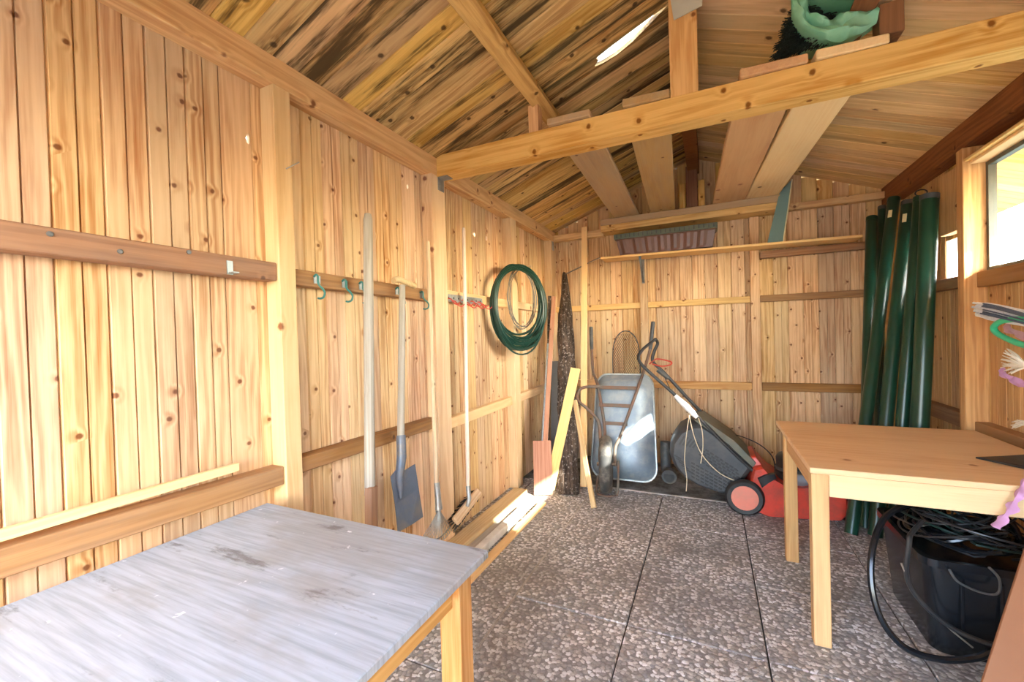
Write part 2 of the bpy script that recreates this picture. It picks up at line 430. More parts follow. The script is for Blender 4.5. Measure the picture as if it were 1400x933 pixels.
def mat_worktop():
    t = NT('weathered_worktop'); tc = t.n('ShaderNodeTexCoord'); p = tc.outputs['Object']
    fib = t.noise(t.vec('MULTIPLY', p, (4.0, 90.0, 10.0)), 1.0, 4.0, 0.6)
    a = t.noise(t.vec('MULTIPLY', p, (2.0, 3.6, 1.0)), 1.0, 5.0, 0.6)
    s = t.noise(t.vec('MULTIPLY', p, (1.6, 5.5, 1.0)), 1.6, 6.0, 0.7)
    c = t.mix(t.step(fib, 0.3, 0.75), srgb(184, 194, 204), srgb(156, 165, 174))
    c = t.mix(t.math('MULTIPLY', t.step(a, 0.46, 0.64), 0.55), c, srgb(150, 146, 138))
    c = t.mix(t.math('MULTIPLY', t.step(s, 0.57, 0.68), 0.7), c, srgb(92, 86, 78))
    n3 = t.noise(p, 22.0, 3.0, 0.6)
    c = t.mix(t.math('MULTIPLY', t.step(n3, 0.69, 0.73), 0.8), c, srgb(232, 234, 236))
    t.put(t.b.inputs['Base Color'], c); t.b.inputs['Roughness'].default_value = 0.7
    t.bump(fib, 0.3, 0.001); return t.m
M_WORKTOP = mat_worktop()

# ------------------------------------------------------------------ the setting
XL, XLF = -1.60, -1.52          # left boards / framing face
XR, XRF = 1.40, 1.30            # right boards / framing face
YB, YBF = 4.46, 4.40            # back boards / framing face
YF = -1.05                      # front wall with the open doorway
ZP = 2.44                       # top of the wall plates
XRIDGE = -0.11
SL = math.radians(20.6)
ZR = ZP + (XRIDGE-XLF)*math.tan(SL)
PITCHW = 0.112                  # cover width of one board

def struct(name, mb, mat, **k):
    o = mb.build(name, mat, **k); o['kind'] = 'structure'; return o

# floor: bed, slabs, rough strip along the back
floor = struct('floor', MB().box((-1.75, -1.6, -0.10), (1.55, 4.6, -0.012)), M_JOINT, M=Matrix.Identity(4))
SX = 0.5535
xs = [0.186 + SX*k for k in range(-4, 4)]
slab_y = [3.585-0.555*k for k in range(0, 10)]
_slab = {}
for i in range(len(xs)-1):
    for j in range(len(slab_y)-1):
        x0, x1 = max(xs[i], XL-0.02), min(xs[i+1], XR+0.02)
        if x1-x0 < 0.05: continue
        w, l = round(x1-x0-0.007, 3), 0.555-0.005
        if (w, l) not in _slab:
            mb = MB().box((-w/2, -l/2, -0.03), (w/2, l/2, 0.0))
            o = mb.build('paving_slab', M_SLAB, floor, M=Matrix.Translation(((x0+x1)/2, (slab_y[j]+slab_y[j+1])/2, random.uniform(-0.002, 0.0))), bevel=0.003)
            _slab[(w, l)] = o.data
            # mesh was built in world space of its own matrix: rebuild relative
            for v in o.data.vertices: v.co = v.co + Vector(o.matrix_basis.translation)
        else:
            o = bpy.data.objects.new('paving_slab', _slab[(w, l)])
            register(o, Matrix.Translation(((x0+x1)/2, (slab_y[j]+slab_y[j+1])/2, random.uniform(-0.002, 0.0))), floor)
MB().box((-1.65, 3.592, -0.05), (1.45, 4.5, -0.004)).build('concrete_strip', M_CONC, floor, bevel=0.004)

M_MORTAR = mat_concrete('pale_mortar', (206, 202, 194), (150, 144, 134))
MB().box((-0.9255, 0.2, -0.02), (-0.9155, 3.583, 0.001)).build('mortar_joint', M_MORTAR, floor)
MB().box((-1.15, 3.584, -0.02), (1.1, 3.606, 0.004)).build('mortar_joint', M_MORTAR, floor, bevel=0.002)

# board profile: V joints at both edges, a fine bead in the middle; length along X, face towards +Z
def board_mesh(L, w, t, mat, bead=True, g=0.008):
    prof = [(-w/2-0.0004, -t), (w/2+0.0004, -t), (w/2+0.0004, -g), (w/2-g*0.6, 0)]
    if bead: prof += [(0.0026, 0), (0.0018, -0.007), (-0.0018, -0.007), (-0.0026, 0)]
    prof += [(-w/2+g*0.6, 0), (-w/2-0.0004, -g)]
    n = len(prof)
    vs = [(x, y, z) for x in (0, L) for y, z in prof]
    fs = [tuple(range(n)), tuple(range(2*n-1, n-1, -1))]
    for k in range(n): l = (k+1) % n; fs.append((k, k+n, l+n, l))
    me = bpy.data.meshes.new('board'); me.from_pydata(vs, [], fs)
    bm = bmesh.new(); bm.from_mesh(me); bmesh.ops.recalc_face_normals(bm, faces=bm.faces); bm.to_mesh(me); bm.free()
    me.materials.append(mat); return me
_bm = {}
def board(name, p, q, w, t, mat, parent, up, bead=True, g=0.008, cut=False):
    M, L = frame(p, q, up)
    key = (round(L, 2), round(w, 4), t, mat.name, bead, g)
    if key not in _bm: _bm[key] = board_mesh(round(L, 2), w, t, mat, bead, g)
    o = bpy.data.objects.new(name, _bm[key]); register(o, M, parent); return o
def holed_board(name, p, q, w, t, mat, parent, up, holes):
    """flat board with through holes; holes are lists of local (x, y) points"""
    M, L = frame(p, q, up)
    bm = bmesh.new()
    loops = [[(0, -w/2), (L, -w/2), (L, w/2), (0, w/2)]] + holes
    edges = []
    for lp in loops:
        vs = [bm.verts.new((x, y, 0)) for x, y in lp]
        edges += [bm.edges.new((vs[i], vs[(i+1) % len(vs)])) for i in range(len(vs))]
    r = bmesh.ops.triangle_fill(bm, edges=edges, use_beauty=True)
    fs = [f for f in r['geom'] if isinstance(f, bmesh.types.BMFace)]
    ex = bmesh.ops.extrude_face_region(bm, geom=fs)
    bmesh.ops.translate(bm, verts=[v for v in ex['geom'] if isinstance(v, bmesh.types.BMVert)], vec=(0, 0, -t))
    bmesh.ops.recalc_face_normals(bm, faces=bm.faces)
    me = bpy.data.meshes.new('board'); bm.to_mesh(me); bm.free(); me.materials.append(mat)
    o = bpy.data.objects.new(name, me); register(o, M, parent); return o

TB = 0.018
# ---- left wall: sill beam carries boards, posts, rails and the wall plate
wl_ = struct('wall_left', MB().box((XL-0.10, YF-0.05, -0.1), (XL-TB-0.002, YB+0.05, 0.10)), M_POST, M=Matrix.Identity(4))
spots = [(1.07, 2.11, 0.011), (2.649, 2.094, 0.013), (2.994, 2.103, 0.010), (2.025, 2.22, 0.008)]
y = YF
while y < YB:
    yc = y+PITCHW/2
    hs = [(sy, sz, r) for sy, sz, r in spots if y <= sy < y+PITCHW]
    up = (1, 0, 0)
    if hs:
        holes = []
        for sy, sz, r in hs:
            # local X is up the wall (world z), local Y = Z x X = (1,0,0)x(0,0,1) = (0,-1,0)
            holes.append([(sz+r*2.0*math.cos(a), max(-PITCHW/2+0.006, min(PITCHW/2-0.006, -(sy-yc)+r*math.sin(a)))) for a in [k*PI/4 for k in range(8)]])
        holed_board('board', (XL, yc, 0.0), (XL, yc, 2.45), PITCHW+0.0008, TB, M_WALL, wl_, up, holes)
    else:
        board('board', (XL, yc, 0.0), (XL, yc, 2.45), PITCHW, TB, M_WALL, wl_, up)
    y += PITCHW
for (a, b) in ((-0.03, 0.045), (1.12, 1.195), (2.155, 2.30), (3.29, 3.40), (4.30, 4.455)):
    tbox('post', (XL+0.0005, a, 0.0), (XLF, b, 2.33), 'z', M_POST, wl_)
tbox('top_plate', (XL+0.0005, YF, 2.33), (XLF, YB, ZP), 'y', M_BEAM, wl_)
# noggin rails
for (a, b, z0a, z1a, z0b, z1b, xf) in ((0.046, 1.118, 1.566, 1.633, 1.559, 1.633, -1.53), (1.196, 2.153, 1.556, 1.620, 1.547, 1.616, -1.54),
                                      (2.302, 3.288, 1.565, 1.632, 1.560, 1.626, -1.55), (3.402, 4.298, 1.560, 1.626, 1.556, 1.616, -1.55),
                                      (0.046, 1.118, 0.782, 0.860, 0.763, 0.828, -1.53), (1.196, 2.153, 0.776, 0.845, 0.773, 0.826, -1.53),
                                      (2.302, 3.288, 0.720, 0.790, 0.724, 0.796, -1.55), (3.402, 4.298, 0.724, 0.796, 0.73, 0.805, -1.55)):
    xm = (XL+0.0005+xf)/2
    stick('rail', (xm, a, (z0a+z1a)/2), (xm, b, (z0b+z1b)/2), xf-XL-0.0005, (z1a-z0a+z1b-z0b)/2, M_RAIL if z0a > 1.2 and a < 2.2 else M_POST if a > 2.2 else M_RAIL, wl_)
# ---- back wall
wb_ = struct('wall_back', MB().box((XL-0.05, YB+TB+0.002, -0.1), (XR+0.05, YB+0.10, 0.10)), M_POST, M=Matrix.Identity(4))
def roof_z(x): return ZP + (x-XLF)*math.tan(SL) if x < XRIDGE else ZR - (x-XRIDGE)*math.tan(SL)
x = XL
while x < XR:
    xc = x+PITCHW/2
    board('board', (xc, YB, 0.0), (xc, YB, round(2.36, 2)), PITCHW, TB, M_WALL, wb_, (0, -1, 0))
    z1 = min(roof_z(x), roof_z(x+PITCHW))+0.03
    board('gable_board', (xc, YB, 2.36), (xc, YB, max(z1, 2.45)), PITCHW, TB, M_RAIL if False else M_BEAM, wb_, (0, -1, 0), bead=False)
    x += PITCHW
for (a, b) in ((-0.625, -0.555), (0.343, 0.417)):
    tbox('post', (a, YBF, 0.0), (b, YB-0.0005, 2.33), 'z', M_WALL, wb_)
for (a, b) in ((XLF+0.001, -0.627), (-0.553, 0.341), (0.419, XRF)):
    tbox('rail', (a, YBF+0.012, 1.560), (b, YB-0.0005, 1.618), 'x', M_RAIL if a > 0.4 else M_BEAM, wb_)
    tbox('rail', (a, YBF+0.012, 0.757), (b, YB-0.0005, 0.828), 'x', M_BEAM if a < 0.4 else M_RAIL, wb_)
tbox('top_plate', (XLF, YBF-0.02, 2.325), (-0.97, YB-0.0005, 2.395), 'x', M_BEAM, wb_)
tbox('top_plate', (-0.97, 4.25, 2.335), (0.62, YB-0.0005, 2.395), 'x', M_BEAM, wb_)
tbox('top_plate', (-0.97, 4.245, 2.396), (0.62, YB-0.0005, 2.455), 'x', M_PLANKG, wb_)
tbox('top_plate', (0.62, YBF-0.015, 2.345), (XRF, YB-0.0005, 2.40), 'x', M_BEAM, wb_)
# gable stud with its two cheek boards
tbox('gable_stud', (-0.175, 4.33, 2.456), (-0.075, 4.44, 2.86), 'z', M_RED, wb_)
tbox('cheek_board', (-0.235, 4.31, 2.456), (-0.180, 4.43, 2.70), 'z', M_BEAM, wb_)
tbox('cheek_board', (-0.07, 4.31, 2.456), (-0.015, 4.43, 2.71), 'z', M_BEAM, wb_)
# ---- right wall
wr_ = struct('wall_right', MB().box((XR+TB+0.002, YF-0.05, -0.1), (XR+0.10, YB+0.05, 0.10)), M_POST, M=Matrix.Identity(4))
WY0, WY1, WZ0, WZ1 = 1.55, 3.237, 1.60, 2.20        # window opening
OY0, OY1, OZ0, OZ1 = 3.40, 3.70, 1.60, 1.85       # small light opening
edges = [YF]
while edges[-1] < YB-0.02: edges.append(edges[-1]+PITCHW)
cuts = sorted(set([e for e in edges if not (abs(e-WY0) < 0.04 or abs(e-WY1) < 0.04 or abs(e-OY0) < 0.03 or abs(e-OY1) < 0.03)]+[WY0, WY1, OY0, OY1]))
for a, b in zip(cuts[:-1], cuts[1:]):
    c = (a+b)/2; w = b-a
    hole = None
    if WY0 < c < WY1: hole = (WZ0, WZ1)
    elif OY0 < c < OY1: hole = (OZ0, OZ1)
    segs = [(0.0, 2.45)] if not hole else [(0.0, hole[0]), (hole[1], 2.45)]
    for z0, z1 in segs:
        board('board', (XR, c, z0), (XR, c, z1), w, TB, M_RIGHT, wr_, (-1, 0, 0), bead=w > 0.08)
tbox('top_plate', (XRF, YF, 2.30), (XR-0.0005, YB, ZP), 'y', M_RED, wr_)
tbox('post', (XRF, 3.237, 0.0), (XR-0.0005, 3.305, 2.299), 'z', M_RIGHT, wr_)
tbox('post', (XRF+0.02, 4.32, 0.0), (XR-0.0005, 4.44, 2.299), 'z', M_RIGHT, wr_)
tbox('post', (XRF, 1.46, 0.0), (XR-0.0005, 1.549, 2.299), 'z', M_RIGHT, wr_)
tbox('liner_board', (1.345, 3.42, 1.872), (1.3985, 3.62, 2.25), 'z', M_RIGHT, wr_)
tbox('rail', (1.345, 3.306, 1.53), (XR-0.0005, 4.318, 1.60), 'y', M_RAIL, wr_)
tbox('rail', (1.335, 3.306, 0.70), (XR-0.0005, 4.318, 0.785), 'y', M_RAIL, wr_)
tbox('rail', (1.335, 1.551, 0.68), (XR-0.0005, 3.236, 0.765), 'y', M_RAIL, wr_)
tbox('rail', (1.352, 1.551, 1.515), (XR-0.0005, 3.236, 1.599), 'y', M_RAIL, wr_, label='brown sill rail under the window')
# window: trim, dark frame, pane
wd = struct('window_1', MB().box((XR+0.020, WY0-0.05, WZ0-0.05), (XR+0.034, WY1+0.05, WZ0-0.012)).box((XR+0.020, WY0-0.05, WZ1+0.012), (XR+0.034, WY1+0.05, WZ1+0.05)), M_RIGHT, M=Matrix.Identity(4))
M_SEAL = plain('grey_window_frame', (88, 90, 82), 0.5, 0.2, var=0.2)
fr_ = MB()
for a, b in (((XR-0.005, WY0, WZ0), (XR+0.03, WY1, WZ0+0.022)), ((XR-0.005, WY0, WZ1-0.022), (XR+0.03, WY1, WZ1)),
             ((XR-0.005, WY0, WZ0+0.022), (XR+0.03, WY0+0.022, WZ1-0.022)), ((XR-0.005, WY1-0.022, WZ0+0.022), (XR+0.03, WY1, WZ1-0.022))):
    fr_.box(a, b)
fr_.build('window_frame', M_SEAL, wd)
MB().box((XR+0.010, WY0+0.02, WZ0+0.02), (XR+0.014, WY1-0.02, WZ1-0.02)).build('pane', M_GLASS, wd)
tbox('head_trim', (1.33, WY0, WZ1+0.001), (XR-0.0005, WY1-0.001, WZ1+0.018), 'y', M_PALE, wd)
tbox('head_trim', (1.305, WY0, WZ1+0.019), (XR-0.0005, WY1-0.001, WZ1+0.035), 'y', M_PALE, wd)
wd2 = struct('window_2', MB().box((XR+0.006, OY0, OZ0), (XR+0.009, OY1, OZ1)), M_MEMB)
# ---- front wall with the open doorway behind the camera
wf_ = struct('wall_front', MB().box((XL-0.02, YF-0.08, 0), (-1.30, YF, 2.45)).box((0.75, YF-0.08, 0), (XR+0.02, YF, 2.45)).box((-1.30, YF-0.08, 2.10), (0.75, YF, 2.45)).loft([[Vector((XL-0.02, YF, 2.45)), Vector((XR+0.02, YF, 2.45)), Vector((XRIDGE, YF, 2.95))], [Vector((XL-0.02, YF-0.08, 2.45)), Vector((XR+0.02, YF-0.08, 2.45)), Vector((XRIDGE, YF-0.08, 2.95))]]), M_WALL, M=Matrix.Identity(4))

# unseen door leaf added outside the doorway to block incoming sun
struct('sun_screen_leaf', MB().box((0.752, YF-0.98, 0.02), (0.792, YF-0.085, 2.09)), M_RIGHT, M=Matrix.Identity(4))

# ---- roof
cs, sn = math.cos(SL), math.sin(SL)
EAVE_L, EAVE_R, OVER_F = 0.30, 0.74, 0.35
tie = MB().box((XRIDGE-0.05, 2.32, ZR-0.15), (XRIDGE+0.05, YB+0.2, ZR-0.025))
ceil_ = struct('ceiling', tie, M_RED, M=Matrix.Identity(4))   # ridge beam; boards and timbers are its parts
RP = 0.115
y = YF-OVER_F
nl = Vector((sn, 0, -cs)); nr = Vector((-sn, 0, -cs))
pl0 = Vector((XLF-EAVE_L*1.0, 0, ZP-EAVE_L*math.tan(SL))); ridge = Vector((XRIDGE, 0, ZR))
pr0 = Vector((XRF+EAVE_R, 0, ZR-(XRF+EAVE_R-XRIDGE)*math.tan(SL)))
HOLE = [(-0.150, 2.340), (-0.30, 2.346), (-0.44, 2.355), (-0.53, 2.365), (-0.52, 2.39), (-0.55, 2.415), (-0.51, 2.434), (-0.43, 2.442), (-0.34, 2.425), (-0.25, 2.385)]
while y < YB+0.16:
    yc = y+RP/2; o = Vector((0, yc, 0))
    if y <= 2.39 < y+RP:
        M, L = frame(pl0+o, ridge+o, nl)
        hole = []
        for hx, hy in HOLE:
            lp = M.inverted() @ Vector((hx, y+0.006+(RP-0.012)*(hy-2.340)/0.102, ZP+(hx-XLF)*math.tan(SL)))
            hole.append((lp.x, lp.y))
        holed_board('roof_board', pl0+o, ridge+o, RP+0.0008, 0.02, M_CEIL, ceil_, nl, [hole])
    else:
        board('roof_board', pl0+o, ridge+o, RP, 0.02, M_CEIL, ceil_, nl, bead=False)
    board('roof_board', ridge+o, pr0+o, RP, 0.02, M_CEILR, ceil_, nr, bead=False)
    y += RP
# translucent sheet added over the broken board to scatter the sun
hx0, hx1 = -0.75, -0.15
MB().add([(hx0, 2.25, ZP+(hx0-XLF)*math.tan(SL)+0.045), (hx1, 2.25, ZP+(hx1-XLF)*math.tan(SL)+0.045), (hx1, 2.52, ZP+(hx1-XLF)*math.tan(SL)+0.045), (hx0, 2.52, ZP+(hx0-XLF)*math.tan(SL)+0.045)], [(0, 1, 2, 3)]).build('diffuser_sheet', M_MEMB, ceil_, flip=False)
# purlins under the slopes
def slope_purlin(xm, mat, y0=YF-OVER_F, y1=YB+0.15, w=0.085, t=0.075):
    zc = roof_z(xm)
    nrm = nl if xm < XRIDGE else nr
    c = Vector((xm, 0, zc)) + nrm*(t/2+0.001)
    stick('purlin', c+Vector((0, y0, 0)), c+Vector((0, y1, 0)), w, t, mat, ceil_, up=-nrm)
slope_purlin(-0.865, M_CEIL)
slope_purlin(0.625, M_RED)
# tie beam, king post, struts
tbox('tie_beam', (XLF-0.03, 2.215, 2.325), (XRF+0.05, 2.325, 2.455), 'x', M_BEAM, ceil_)
tbox('king_post', (-0.150, 2.222, 2.4555), (-0.025, 2.318, ZR-0.01), 'z', M_BEAM, ceil_)
tbox('strut', (-0.905, 2.235, 2.4555), (-0.845, 2.30, roof_z(-0.905)-0.055), 'z', M_BEAM, ceil_)
tbox('strut', (0.655, 2.235, 2.5035), (0.735, 2.32, roof_z(0.735)-0.02), 'z', M_RED, ceil_)  # right strut stands in shade; the shade is put into its darker wood
# joist brackets
mb = MB().box((XLF-0.002, 2.222, 2.245), (XLF+0.003, 2.285, 2.3245)).box((XLF-0.002, 2.222, 2.319), (XLF+0.07, 2.285, 2.3245))
br = mb.build('joist_bracket', M_GALV, wl_)
MB().box((XLF-0.002, 4.34, 2.23), (XLF+0.003, 4.39, 2.3245)).build('joist_bracket', M_GALV, wl_)

# ---- outside
struct('ground', MB().box((-30, -30, -0.14), (30, 30, -0.101)), M_GROUND, M=Matrix.Identity(4))

# ------------------------------------------------------------------ large furniture
def table(name, label, x0, x1, y0, y1, zt, th, legs, legw, apr, mt, ml, grain, ap_in=0.03, aproff=0.02):
    t = thing(name, label, 'table', ((x0+x1)/2, (y0+y1)/2, 0))
    return t
# left workbench
tl = thing('workbench', 'weathered blue-grey topped wooden table against the left wall under the lower rail', 'table', (-1.06, 0.55, 0))
LX0, LX1, LY0, LY1, LZ = -1.515, -0.575, 0.06, 1.035, 0.72
M, L = frame((LX0, (LY0+LY1)/2, LZ-0.011), (LX1, (LY0+LY1)/2, LZ-0.011))
MB().box((LX0, LY0, LZ-0.022), (LX1, LY1, LZ)).build('tabletop', M_WORKTOP, tl, bevel=0.003)
for lx in (LX0+0.06, LX1-0.065):
    for ly in (LY0+0.06, LY1-0.075):
        tbox('leg', (lx-0.032, ly-0.032, 0), (lx+0.032, ly+0.032, LZ-0.0225), 'z', M_BEAM, tl)
for ly in (LY0+0.06, LY1-0.075):
    tbox('apron', (LX0+0.093, ly-0.012, LZ-0.115), (LX1-0.098, ly+0.012, LZ-0.023), 'x', M_BEAM, tl)
for lx in (LX0+0.06, LX1-0.065):
    tbox('apron', (lx-0.012, LY0+0.093, LZ-0.115), (lx+0.012, LY1-0.108, LZ-0.023), 'y', M_BEAM, tl)
# right table
tr = thing('pine_table', 'bare pine table with square legs in front of the red lawn mower', 'table', (0.82, 2.55, 0))
RX0, RX1, RY0, RY1, RZ = 0.362, 1.275, 2.085, 3.085, 0.742
MB().box((RX0, RY0, RZ-0.024), (RX1, RY1, RZ)).build('tabletop', M_TABLE, tr, bevel=0.003)
for lx in (RX0+0.035, RX1-0.04):
    for ly in (RY0+0.035, 2.825):
        tbox('leg', (lx-0.030, ly-0.030, 0), (lx+0.030, ly+0.030, RZ-0.0245), 'z', M_LEG, tr)
tbox('apron', (RX0+0.066, RY0+0.012, RZ-0.118), (RX1-0.071, RY0+0.034, RZ-0.025), 'x', M_TABLE, tr)
tbox('apron', (RX0+0.066, 2.815, RZ-0.118), (RX1-0.071, 2.837, RZ-0.025), 'x', M_LEG, tr)
tbox('apron', (RX0+0.016, RY0+0.067, RZ-0.112), (RX0+0.038, 2.794, RZ-0.025), 'y', M_LEG, tr)
tbox('apron', (RX1-0.05, RY0+0.067, RZ-0.112), (RX1-0.028, 2.794, RZ-0.025), 'y', M_LEG, tr)
#==PART2==
def V(*a): return Vector(a)
def lerp(a, b, t): return a+(b-a)*t
# ------------------------------------------------------------------ wheelbarrow leaning upright on the back wall
wbar = thing('wheelbarrow', 'galvanised wheelbarrow stood on its nose, tray leaning on the back wall', 'wheelbarrow', (-0.74, 3.74, 0))
rb0, rb1 = V(-1.00, 3.74, 0.035), V(-0.432, 3.74, 0.035)
rt0, rt1 = V(-0.985, 4.03, 0.925), V(-0.480, 4.03, 0.925)
wv = ((rt0+rt1)/2-(rb0+rb1)/2).normalized(); wu = V(1, 0, 0); wnn = wu.cross(wv)
if wnn.y > 0: wnn = -wnn
def rim(a, b, n=0.0):     # a,b in 0..1 over the rim rectangle, n towards the room
    return lerp(lerp(rb0, rb1, a), lerp(rt0, rt1, a), b) + wnn*n
def rrect(cx, cy, hx, hy, r, n, k=5):
    pts = []
    for sx, sy, a0 in ((1, 1, 0), (-1, 1, PI/2), (-1, -1, PI), (1, -1, 1.5*PI)):
        for i in range(k+1):
            a = a0+i*(PI/2)/k
            pts.append(rim(cx+sx*(hx-r)+r*math.cos(a), cy+sy*(hy-r*0.6)+r*0.6*math.sin(a), n))
    return pts
mb = MB()
mb.loft([rrect(.5, .5, .485, .49, .2, -.010), rrect(.5, .5, .50, .50, .2, 0), rrect(.5, .5, .485, .49, .2, .012), rrect(.49, .49, .455, .46, .2, .05),
         rrect(.47, .49, .37, .41, .22, .13), rrect(.46, .49, .27, .33, .2, .155), rrect(.46, .49, .10, .14, .1, .160)])
M_TRAY = plain('galvanised_tray', (140, 156, 170), 0.5, 0.3, var=0.14, scale=22, dirt=(206, 206, 198), dirtamt=0.35)
mb.build('tray', M_TRAY, wbar, smooth=True)
MB().tube(rrect(.5, .5, .505, .503, .2, 0.0), 0.009, 6, closed=True).build('rim', M_GALV, wbar, smooth=True)
wc = V(-0.790, 3.44, 0.245)      # wheel centre
for s, nm in ((-1, 'l'), (1, 'r')):
    ax = wc + V(0.062*s, 0.02, 0)
    low = V(wc.x+0.075*s, 3.47, 0.05)
    lo2 = V(wc.x+0.07*s, 3.50, 0.12)
    m1 = rim(0.40+0.13*s, 0.40, 0.19)
    m2 = rim(0.44+0.34*s, 0.83, 0.15)
    m3 = U(811 if s < 0 else 880, 508, 'y', 4.04)
    g0 = U(809 if s < 0 else 889, 478, 'y', 4.07)
    g1 = U(808 if s < 0 else 893, 447 if s < 0 else 440, 'y', 4.10)
    MB().tube(smoothpath([ax+V(0, .03, -.02), ax+V(0.0, .05, .12), m1, m2, m3, g0], 6), 0.0135, 10).build('frame_tube', M_RUST, wbar, smooth=True)
    MB().tube([g0, lerp(g0, g1, .3), lerp(g0, g1, .97), g1], [0.016, 0.0175, 0.0175, 0.013], 12).build('grip', M_DKGREY, wbar, smooth=True, label='dark grey handle grip')
    # bent leg
    l0 = rim(0.44+0.30*s, 0.84, 0.165); l3 = rim(0.44+0.17*s, 0.50, 0.20)
    l1 = U(795, 531, 'y', 3.72) if s < 0 else rim(0.80, 0.85, 0.20)
    l2 = U(789, 546, 'y', 3.68) if s < 0 else rim(0.79, 0.78, 0.20)
    if s < 0:
        MB().tube(smoothpath([l0, l1, l2, U(804, 560, 'y', 3.68), U(818, 578, 'y', 3.67), U(821, 612, 'y', 3.60), U(822, 640, 'y', 3.52)], 6), 0.0135, 10).build('leg', M_RUST, wbar, smooth=True)
    # nose strap
for b_, w_ in ((0.83, 0.36), (0.66, 0.29), (0.49, 0.20)):
    MB().bar(rim(0.43-w_, b_, 0.172), rim(0.43+w_*0.93, b_, 0.172), 0.03, 0.012, up=wnn).build('cross_bar', M_RUST, wbar)
nose = [wc+V(-0.085, 0.06, -0.12), wc+V(-0.085, 0.0, -0.225), wc+V(-0.05, -0.055, -0.238), wc+V(0.05, -0.055, -0.238), wc+V(0.085, 0.0, -0.225), wc+V(0.085, 0.06, 0.02)]
MB().tube(smoothpath(nose, 5), 0.010, 8).build('nose_bracket', M_RUST, wbar, smooth=True)
wheel = MB()
axw = V(0.985, 0.17, 0)
prof = [(-.045, .13), (-.048, .175), (-.044, .205), (-.030, .225), (0, .233), (.030, .225), (.044, .205), (.048, .175), (.045, .13)]
wo = wheel.lathe(wc, axw, prof, 36).build('tyre', M_RUBBER, wbar, smooth=True)
MB().lathe(wc, axw, [(-.036, .02), (-.034, .135), (.034, .135), (.036, .02)], 28).build('wheel_rim', M_STEEL, wo, smooth=True)
MB().lathe(wc, axw, [(-.075, .014), (.075, .014)], 12).build('axle', M_RUST, wo, smooth=True)
# ------------------------------------------------------------------ lawn mower
mow = thing('lawn_mower', 'red petrol lawn mower with black grass catcher along the back wall', 'lawn mower', (0.4, 3.62, 0))
Y0, Y1 = 3.44, 3.86
def prism(outline, ya, yb, bev=0.03, shrink=0.9, yplane=None):
    """outline in photo pixels taken on the near side plane; extruded away with rounded edges"""
    P = [U(a, b, 'y', yplane or ya) for a, b in outline]
    c = sum(P, Vector())/len(P)
    def ring(yy, s): return [V(c.x+(p.x-c.x)*s, yy, c.z+(p.z-c.z)*s) for p in P]
    return MB().loft([ring(ya, shrink), ring(ya+bev*.3, (1+shrink)/2+.01), ring(ya+bev, 1), ring(yb-bev, 1), ring(yb-bev*.3, (1+shrink)/2+.01), ring(yb, shrink)])
deck = [(1036, 702), (1050, 708), (1120, 713), (1152, 714), (1163, 704), (1160, 684), (1148, 668), (1128, 662), (1100, 668), (1075, 666), (1056, 655), (1042, 640), (1030, 642), (1024, 668)]
dk = prism(deck, 3.42, 3.86, 0.04, 0.95).build('deck', M_REDPAINT, mow, smooth=True)
prism([(1105, 668), (1135, 660), (1148, 668), (1150, 690), (1120, 676)], 3.46, 3.80, 0.02, 0.9).build('deck_hump', M_DKGREY, mow, smooth=True)
prism([(1024, 625), (1033, 624), (1066, 668), (1050, 676), (1036, 664)], 3.50, 3.82, 0.02, 0.9).build('rear_flap', M_REDPAINT, mow, smooth=True)
ec = U(1086, 640, 'y', 3.64)
eng = MB().lathe((ec.x, 3.64, 0.17), (0, 0, 1), [(0, .115), (.05, .125), (.10, .125), (.115, .11), (.13, .112), (.20, .115), (.225, .10), (.235, .07), (.262, .07), (.268, .05)], 28).build('engine', M_BLACK, mow, smooth=True)
MB().lathe((ec.x, 3.64, 0.285), (0, 0, 1), [(0, .118), (.012, .121), (.024, .118)], 28).build('cooling_ring', M_DKGREY, eng, smooth=True)
prism([(1086, 648), (1104, 650), (1106, 672), (1084, 672)], 3.46, 3.54, 0.01, 0.9).build('carburettor', plain('grey_engine_cast', (128, 128, 138), 0.45, 0.5), eng, smooth=True)
prism([(1124, 660), (1143, 664), (1143, 673), (1124, 670)], 3.44, 3.50, 0.008, 0.9).build('muffler', M_GALV, eng, smooth=True)
def mower_wheel(c, r, w=0.05):
    t = MB().lathe(c, (0, 1, 0), [(-w/2, r*.70), (-w/2-.002, r*.88), (-w*.3, r*.985), (0, r), (w*.3, r*.985), (w/2+.002, r*.88), (w/2, r*.70)], 30).build('wheel', M_BLACK, mow, smooth=True)
    MB().lathe(Vector(c)-V(0, w/2+.006, 0), (0, 1, 0), [(0, r*.25), (.002, r*.55), (.004, r*.68), (.012, r*.70), (w*.8, r*.70)], 28).build('hub_cap', M_PINKRED, t, smooth=True)
mower_wheel((0.200, 3.395, 0.126), 0.126)
mower_wheel((0.200, 3.90, 0.126), 0.126)
mower_wheel((0.835, 3.51, 0.09), 0.09)
mower_wheel((0.835, 3.87, 0.09), 0.09)
# grass catcher
cat = [(916, 604), (927, 588), (944, 579), (960, 579), (1000, 607), (1026, 634), (1031, 643), (1016, 664), (1003, 680), (985, 678), (955, 668), (932, 654), (921, 640), (914, 622)]
cb = prism(cat, 3.455, 3.85, 0.07, 0.86).build('grass_catcher', plain('catcher_plastic', (60, 63, 68), 0.5, var=0.1, dirt=(104, 100, 92), dirtamt=0.3), mow, smooth=True)
